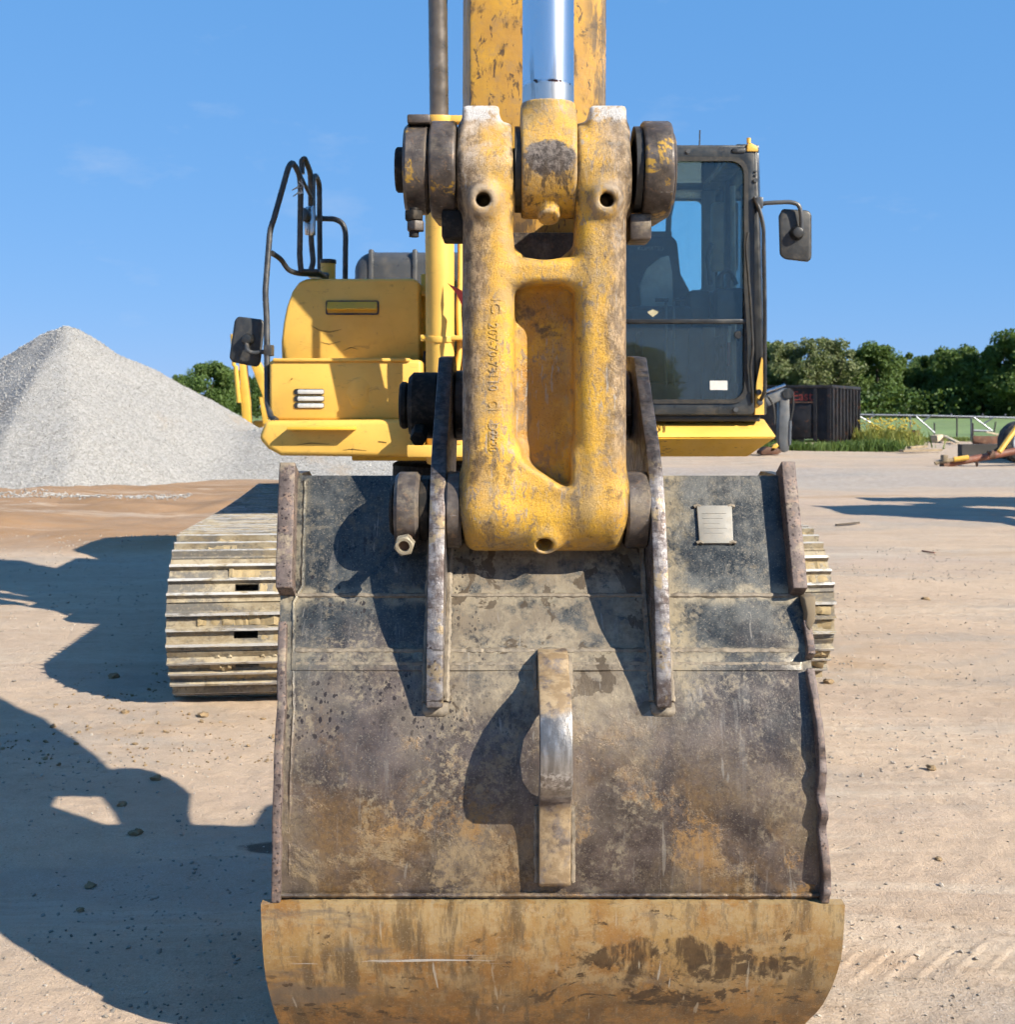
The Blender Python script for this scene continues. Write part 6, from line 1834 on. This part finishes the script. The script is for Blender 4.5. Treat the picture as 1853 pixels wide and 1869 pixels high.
bar('board', (a.x, a.y, .20), (b.x, b.y, .05), .07, .14, 'palewood', 'pale plank sloping down right of the timber block', 'board')
a = G(1776, 812); b = G(1836, 812)
bar('rusty_sheet', (a.x, a.y, .02), (b.x, b.y, .02), .30, .1, 'rust', 'rusty steel sheet standing in the grass behind the trailer', 'sheet')
a = P(1800, 790, 42); b = P(1838, 798, 42)
bar('pole', a, b, .06, .08, 'palewood', 'pale pole leaning on the rusty sheet', 'pole')
a = G(1526, 962); b = G(1568, 959)
o = bar('stick', (a.x, a.y, gz(a.x, a.y) + .005), (b.x, b.y, gz(b.x, b.y) + .015), .02, .03, 'bark', 'short dark stick lying alone on the sand right of the track', 'stick')
a = G(1684, 1005); b = G(1706, 1009)
bar('twig', (a.x, a.y, gz(a.x, a.y) + .004), (b.x, b.y, gz(b.x, b.y) + .012), .012, .015, 'redpole', 'thin reddish twig on the sand at far right', 'stick')

# trailer with its red-brown drawbar
trl = thing('trailer', G(1870, 860), 'trailer with red-brown drawbar and yellow brace at the right edge', 'trailer')
p0, p1, p2 = P(1722, 848, 27.5), P(1810, 832, 27.6), P(1960, 802, 27.8)
m = MB(); m.tube([p0, p1, p2], .085, 12); m.build('drawbar', MT['redpole'], trl)
m = MB(); m.cyl(p0 + Vector((-.04, -.02, -.02)), p0 + Vector((.1, 0, .02)), .11, seg=12); m.build('drawbar_foot', MT['rust'], trl)
m = MB(); m.cyl(p1 - Vector((.08, 0, -.01)), p1 + Vector((.06, 0, .02)), .105, seg=12); m.build('pipe_clamp', MT['rust'], trl)
m = MB(); m.tube([P(1741, 839, 27.4), P(1768, 835, 27.4)], .06, 10); m.build('yellow_ram', MT['yellow_far'], trl)
m = MB(); m.tube([P(1707, 846, 27.4), P(1718, 843, 27.4), P(1742, 839, 27.4)], .045, 8); m.build('coupling', MT['wood'], trl)
m = MB(); a = P(1724, 838, 27.4); m.box((a.x - .06, 27.3, a.z - .06), (a.x + .06, 27.5, a.z + .10)); m.build('coupling_block', MT['wood'], trl, bevel=.02)
m = MB(); m.tube([P(1824, 825, 27.2), P(1862, 772, 27.4)], .06, 8); m.build('yellow_brace', MT['yellow_far'], trl)
m = MB(); m.tube([P(1783, 842, 27.5), P(1784, 852, 27.5)], .03, 6); m.build('stand_leg', MT['rust'], trl)
wc = P(1862, 824, 29.0)
m = MB(); m.lathe((wc.x, 28.7, .52), (wc.x, 29.2, .52), [(0, .3), (.03, .46), (.1, .52), (.4, .52), (.47, .46), (.5, .3)], 32); wh = m.build('wheel', MT['tyre'], trl)
m = MB(); m.lathe((wc.x, 28.68, .52), (wc.x, 28.9, .52), [(0, .29), (.02, .31), (.04, .29), (.1, .22)], 28); m.build('rim', MT['rimwhite'], wh)
m = MB(); m.box((wc.x + 1.0, 28.2, .75), (wc.x + 4.2, 30.2, 1.25)); m.build('body', MT['yellow_far'], trl, bevel=.05)
m = MB(); a, b = P(1762, 816, 30), P(1830, 836, 30); m.box((a.x, 30.2, .05), (b.x + 2, 30.5, .42)); m.build('dark_side_board', MT['darkpost'], trl)

# parked wheel loader just outside the frame on the right: its shadow lies on the yard
wlo = thing('wheel_loader', (9.3, 12.9, 0), 'parked wheel loader outside the right edge, seen by its shadow', 'wheel loader')
def wp(m, name, mat, par=None, **kw):
    m.v = [(x - 1.1, y - 1.3, z * 1.06) for x, y, z in m.v]
    return m.build(name, MT[mat], par or wlo, **kw)
m = MB(); m.prism_x([(12.0, .75), (12.0, 1.7), (13.6, 1.9), (13.6, .8)], 9.4, 11.2); wp(m, 'engine_cover', 'yellow_far', bevel=.05)
m = MB(); m.box((9.5, 13.6, .7), (11.1, 15.6, 1.35)); wp(m, 'frame', 'yellow_far', bevel=.05)
for x in (9.5, 11.0):
    for y in (13.65, 14.95):
        m = MB(); m.box((x - .05, y - .05, 1.3), (x + .05, y + .05, 2.95)); wp(m, 'cab_post', 'black')
m = MB(); m.box((9.35, 13.5, 2.95), (11.15, 15.1, 3.08)); wp(m, 'cab_roof', 'yellow_far', bevel=.04)
m = MB(); m.box((9.44, 13.72, 1.6), (9.45, 14.88, 2.93)); wp(m, 'cab_window', 'glass_green')
m = MB(); m.box((11.05, 13.72, 1.6), (11.06, 14.88, 2.93)); wp(m, 'cab_window', 'glass_green')
for x in (9.15, 11.1):
    for y in (12.5, 15.6):
        m = MB(); m.lathe((x, y, .72), (x + .5, y, .72), [(0, .4), (.04, .64), (.1, .72), (.4, .72), (.46, .64), (.5, .4)], 28); w_ = wp(m, 'wheel', 'tyre')
        m = MB(); m.cyl((x - .02, y, .72), (x + .1, y, .72), .36, seg=20); wp(m, 'rim', 'yellow_far', w_)
for x in (9.7, 10.8):
    m = MB(); m.prism_x([(15.0, 1.5), (16.2, 2.2), (17.3, 1.2), (17.2, 1.0), (16.1, 1.8), (15.0, 1.2)], x - .1, x + .1); wp(m, 'lift_arm', 'yellow_far', bevel=.02)
m = MB(); m.prism_x([(17.0, .9), (17.3, 1.9), (17.55, 2.0), (17.5, 1.0), (18.3, .55), (18.25, .45), (17.2, .6)], 9.0, 11.6); wp(m, 'loader_bucket', 'yellow_far', bevel=.01)

# ------------------------------------------------------------------ weeds
def weeds(name, n, xf, yf, hmax, mat, label, cat, seed, width=.02):
    r = np.random.default_rng(seed)
    x, y = xf(r, n), yf(r, n)
    hgt = hmax * r.uniform(.35, 1, n) * (1 + .6 * vnoise(x * .8, y * .8, seed))
    a = r.uniform(0, 2 * np.pi, n); lean = r.normal(0, .28, (n, 2)) * hgt[:, None]
    w = width * r.uniform(.6, 1.4, n)
    dx, dy = np.cos(a) * w, np.sin(a) * w
    z = np.zeros(n)
    v = np.stack([np.stack([x - dx, y - dy, z], 1), np.stack([x + dx, y + dy, z], 1),
                  np.stack([x + dx * .8 + lean[:, 0] * .5, y + dy * .8 + lean[:, 1] * .5, hgt * .6], 1), np.stack([x + lean[:, 0], y + lean[:, 1], hgt], 1)], 1)
    o = obj(name, np_mesh(name, v.reshape(-1, 3), np.arange(4 * n).reshape(n, 4), False), mat)
    return tag(o, label, cat, kind='stuff')
weeds('weeds', 2400, lambda r, n: 12.1 + r.random(n) ** 1.9 * 2.2, lambda r, n: 41.5 + r.normal(0, 1.1, n), .70, MT['weed'], 'tall yellow-green weeds right of the dumpster', 'weeds', 5)
weeds('weeds', 3000, lambda r, n: r.uniform(8.0, 12.2, n), lambda r, n: 36.6 + .1 * r.normal(0, 1, n) + r.uniform(-.4, .4, n), .36, MT['leaf_mid'], 'green weeds along the foot of the dumpster', 'weeds', 6)
weeds('tall_grass', 5000, lambda r, n: r.uniform(13, 24, n), lambda r, n: 47.0 + r.normal(0, .6, n), .20, MT['weed'], 'rough grass along the near edge of the pasture', 'grass', 7)
weeds('tall_grass', 3000, lambda r, n: r.uniform(-9, 2, n), lambda r, n: 41 + r.normal(0, .6, n), .45, MT['leaf_mid'], 'green grass strip seen under the yellow deck', 'grass', 8)
n = 160
fx, fy = 12.3 + 1.5 * rng.random(n), 40.5 + rng.normal(0, .8, n); fz = .6 + .4 * rng.random(n)
tag(stones('flower_heads', np.stack([fx, fy, fz], 1), rng.uniform(.03, .06, n), MT['flower']), 'yellow flower heads on the weeds beside the dumpster', 'flowers', kind='stuff')
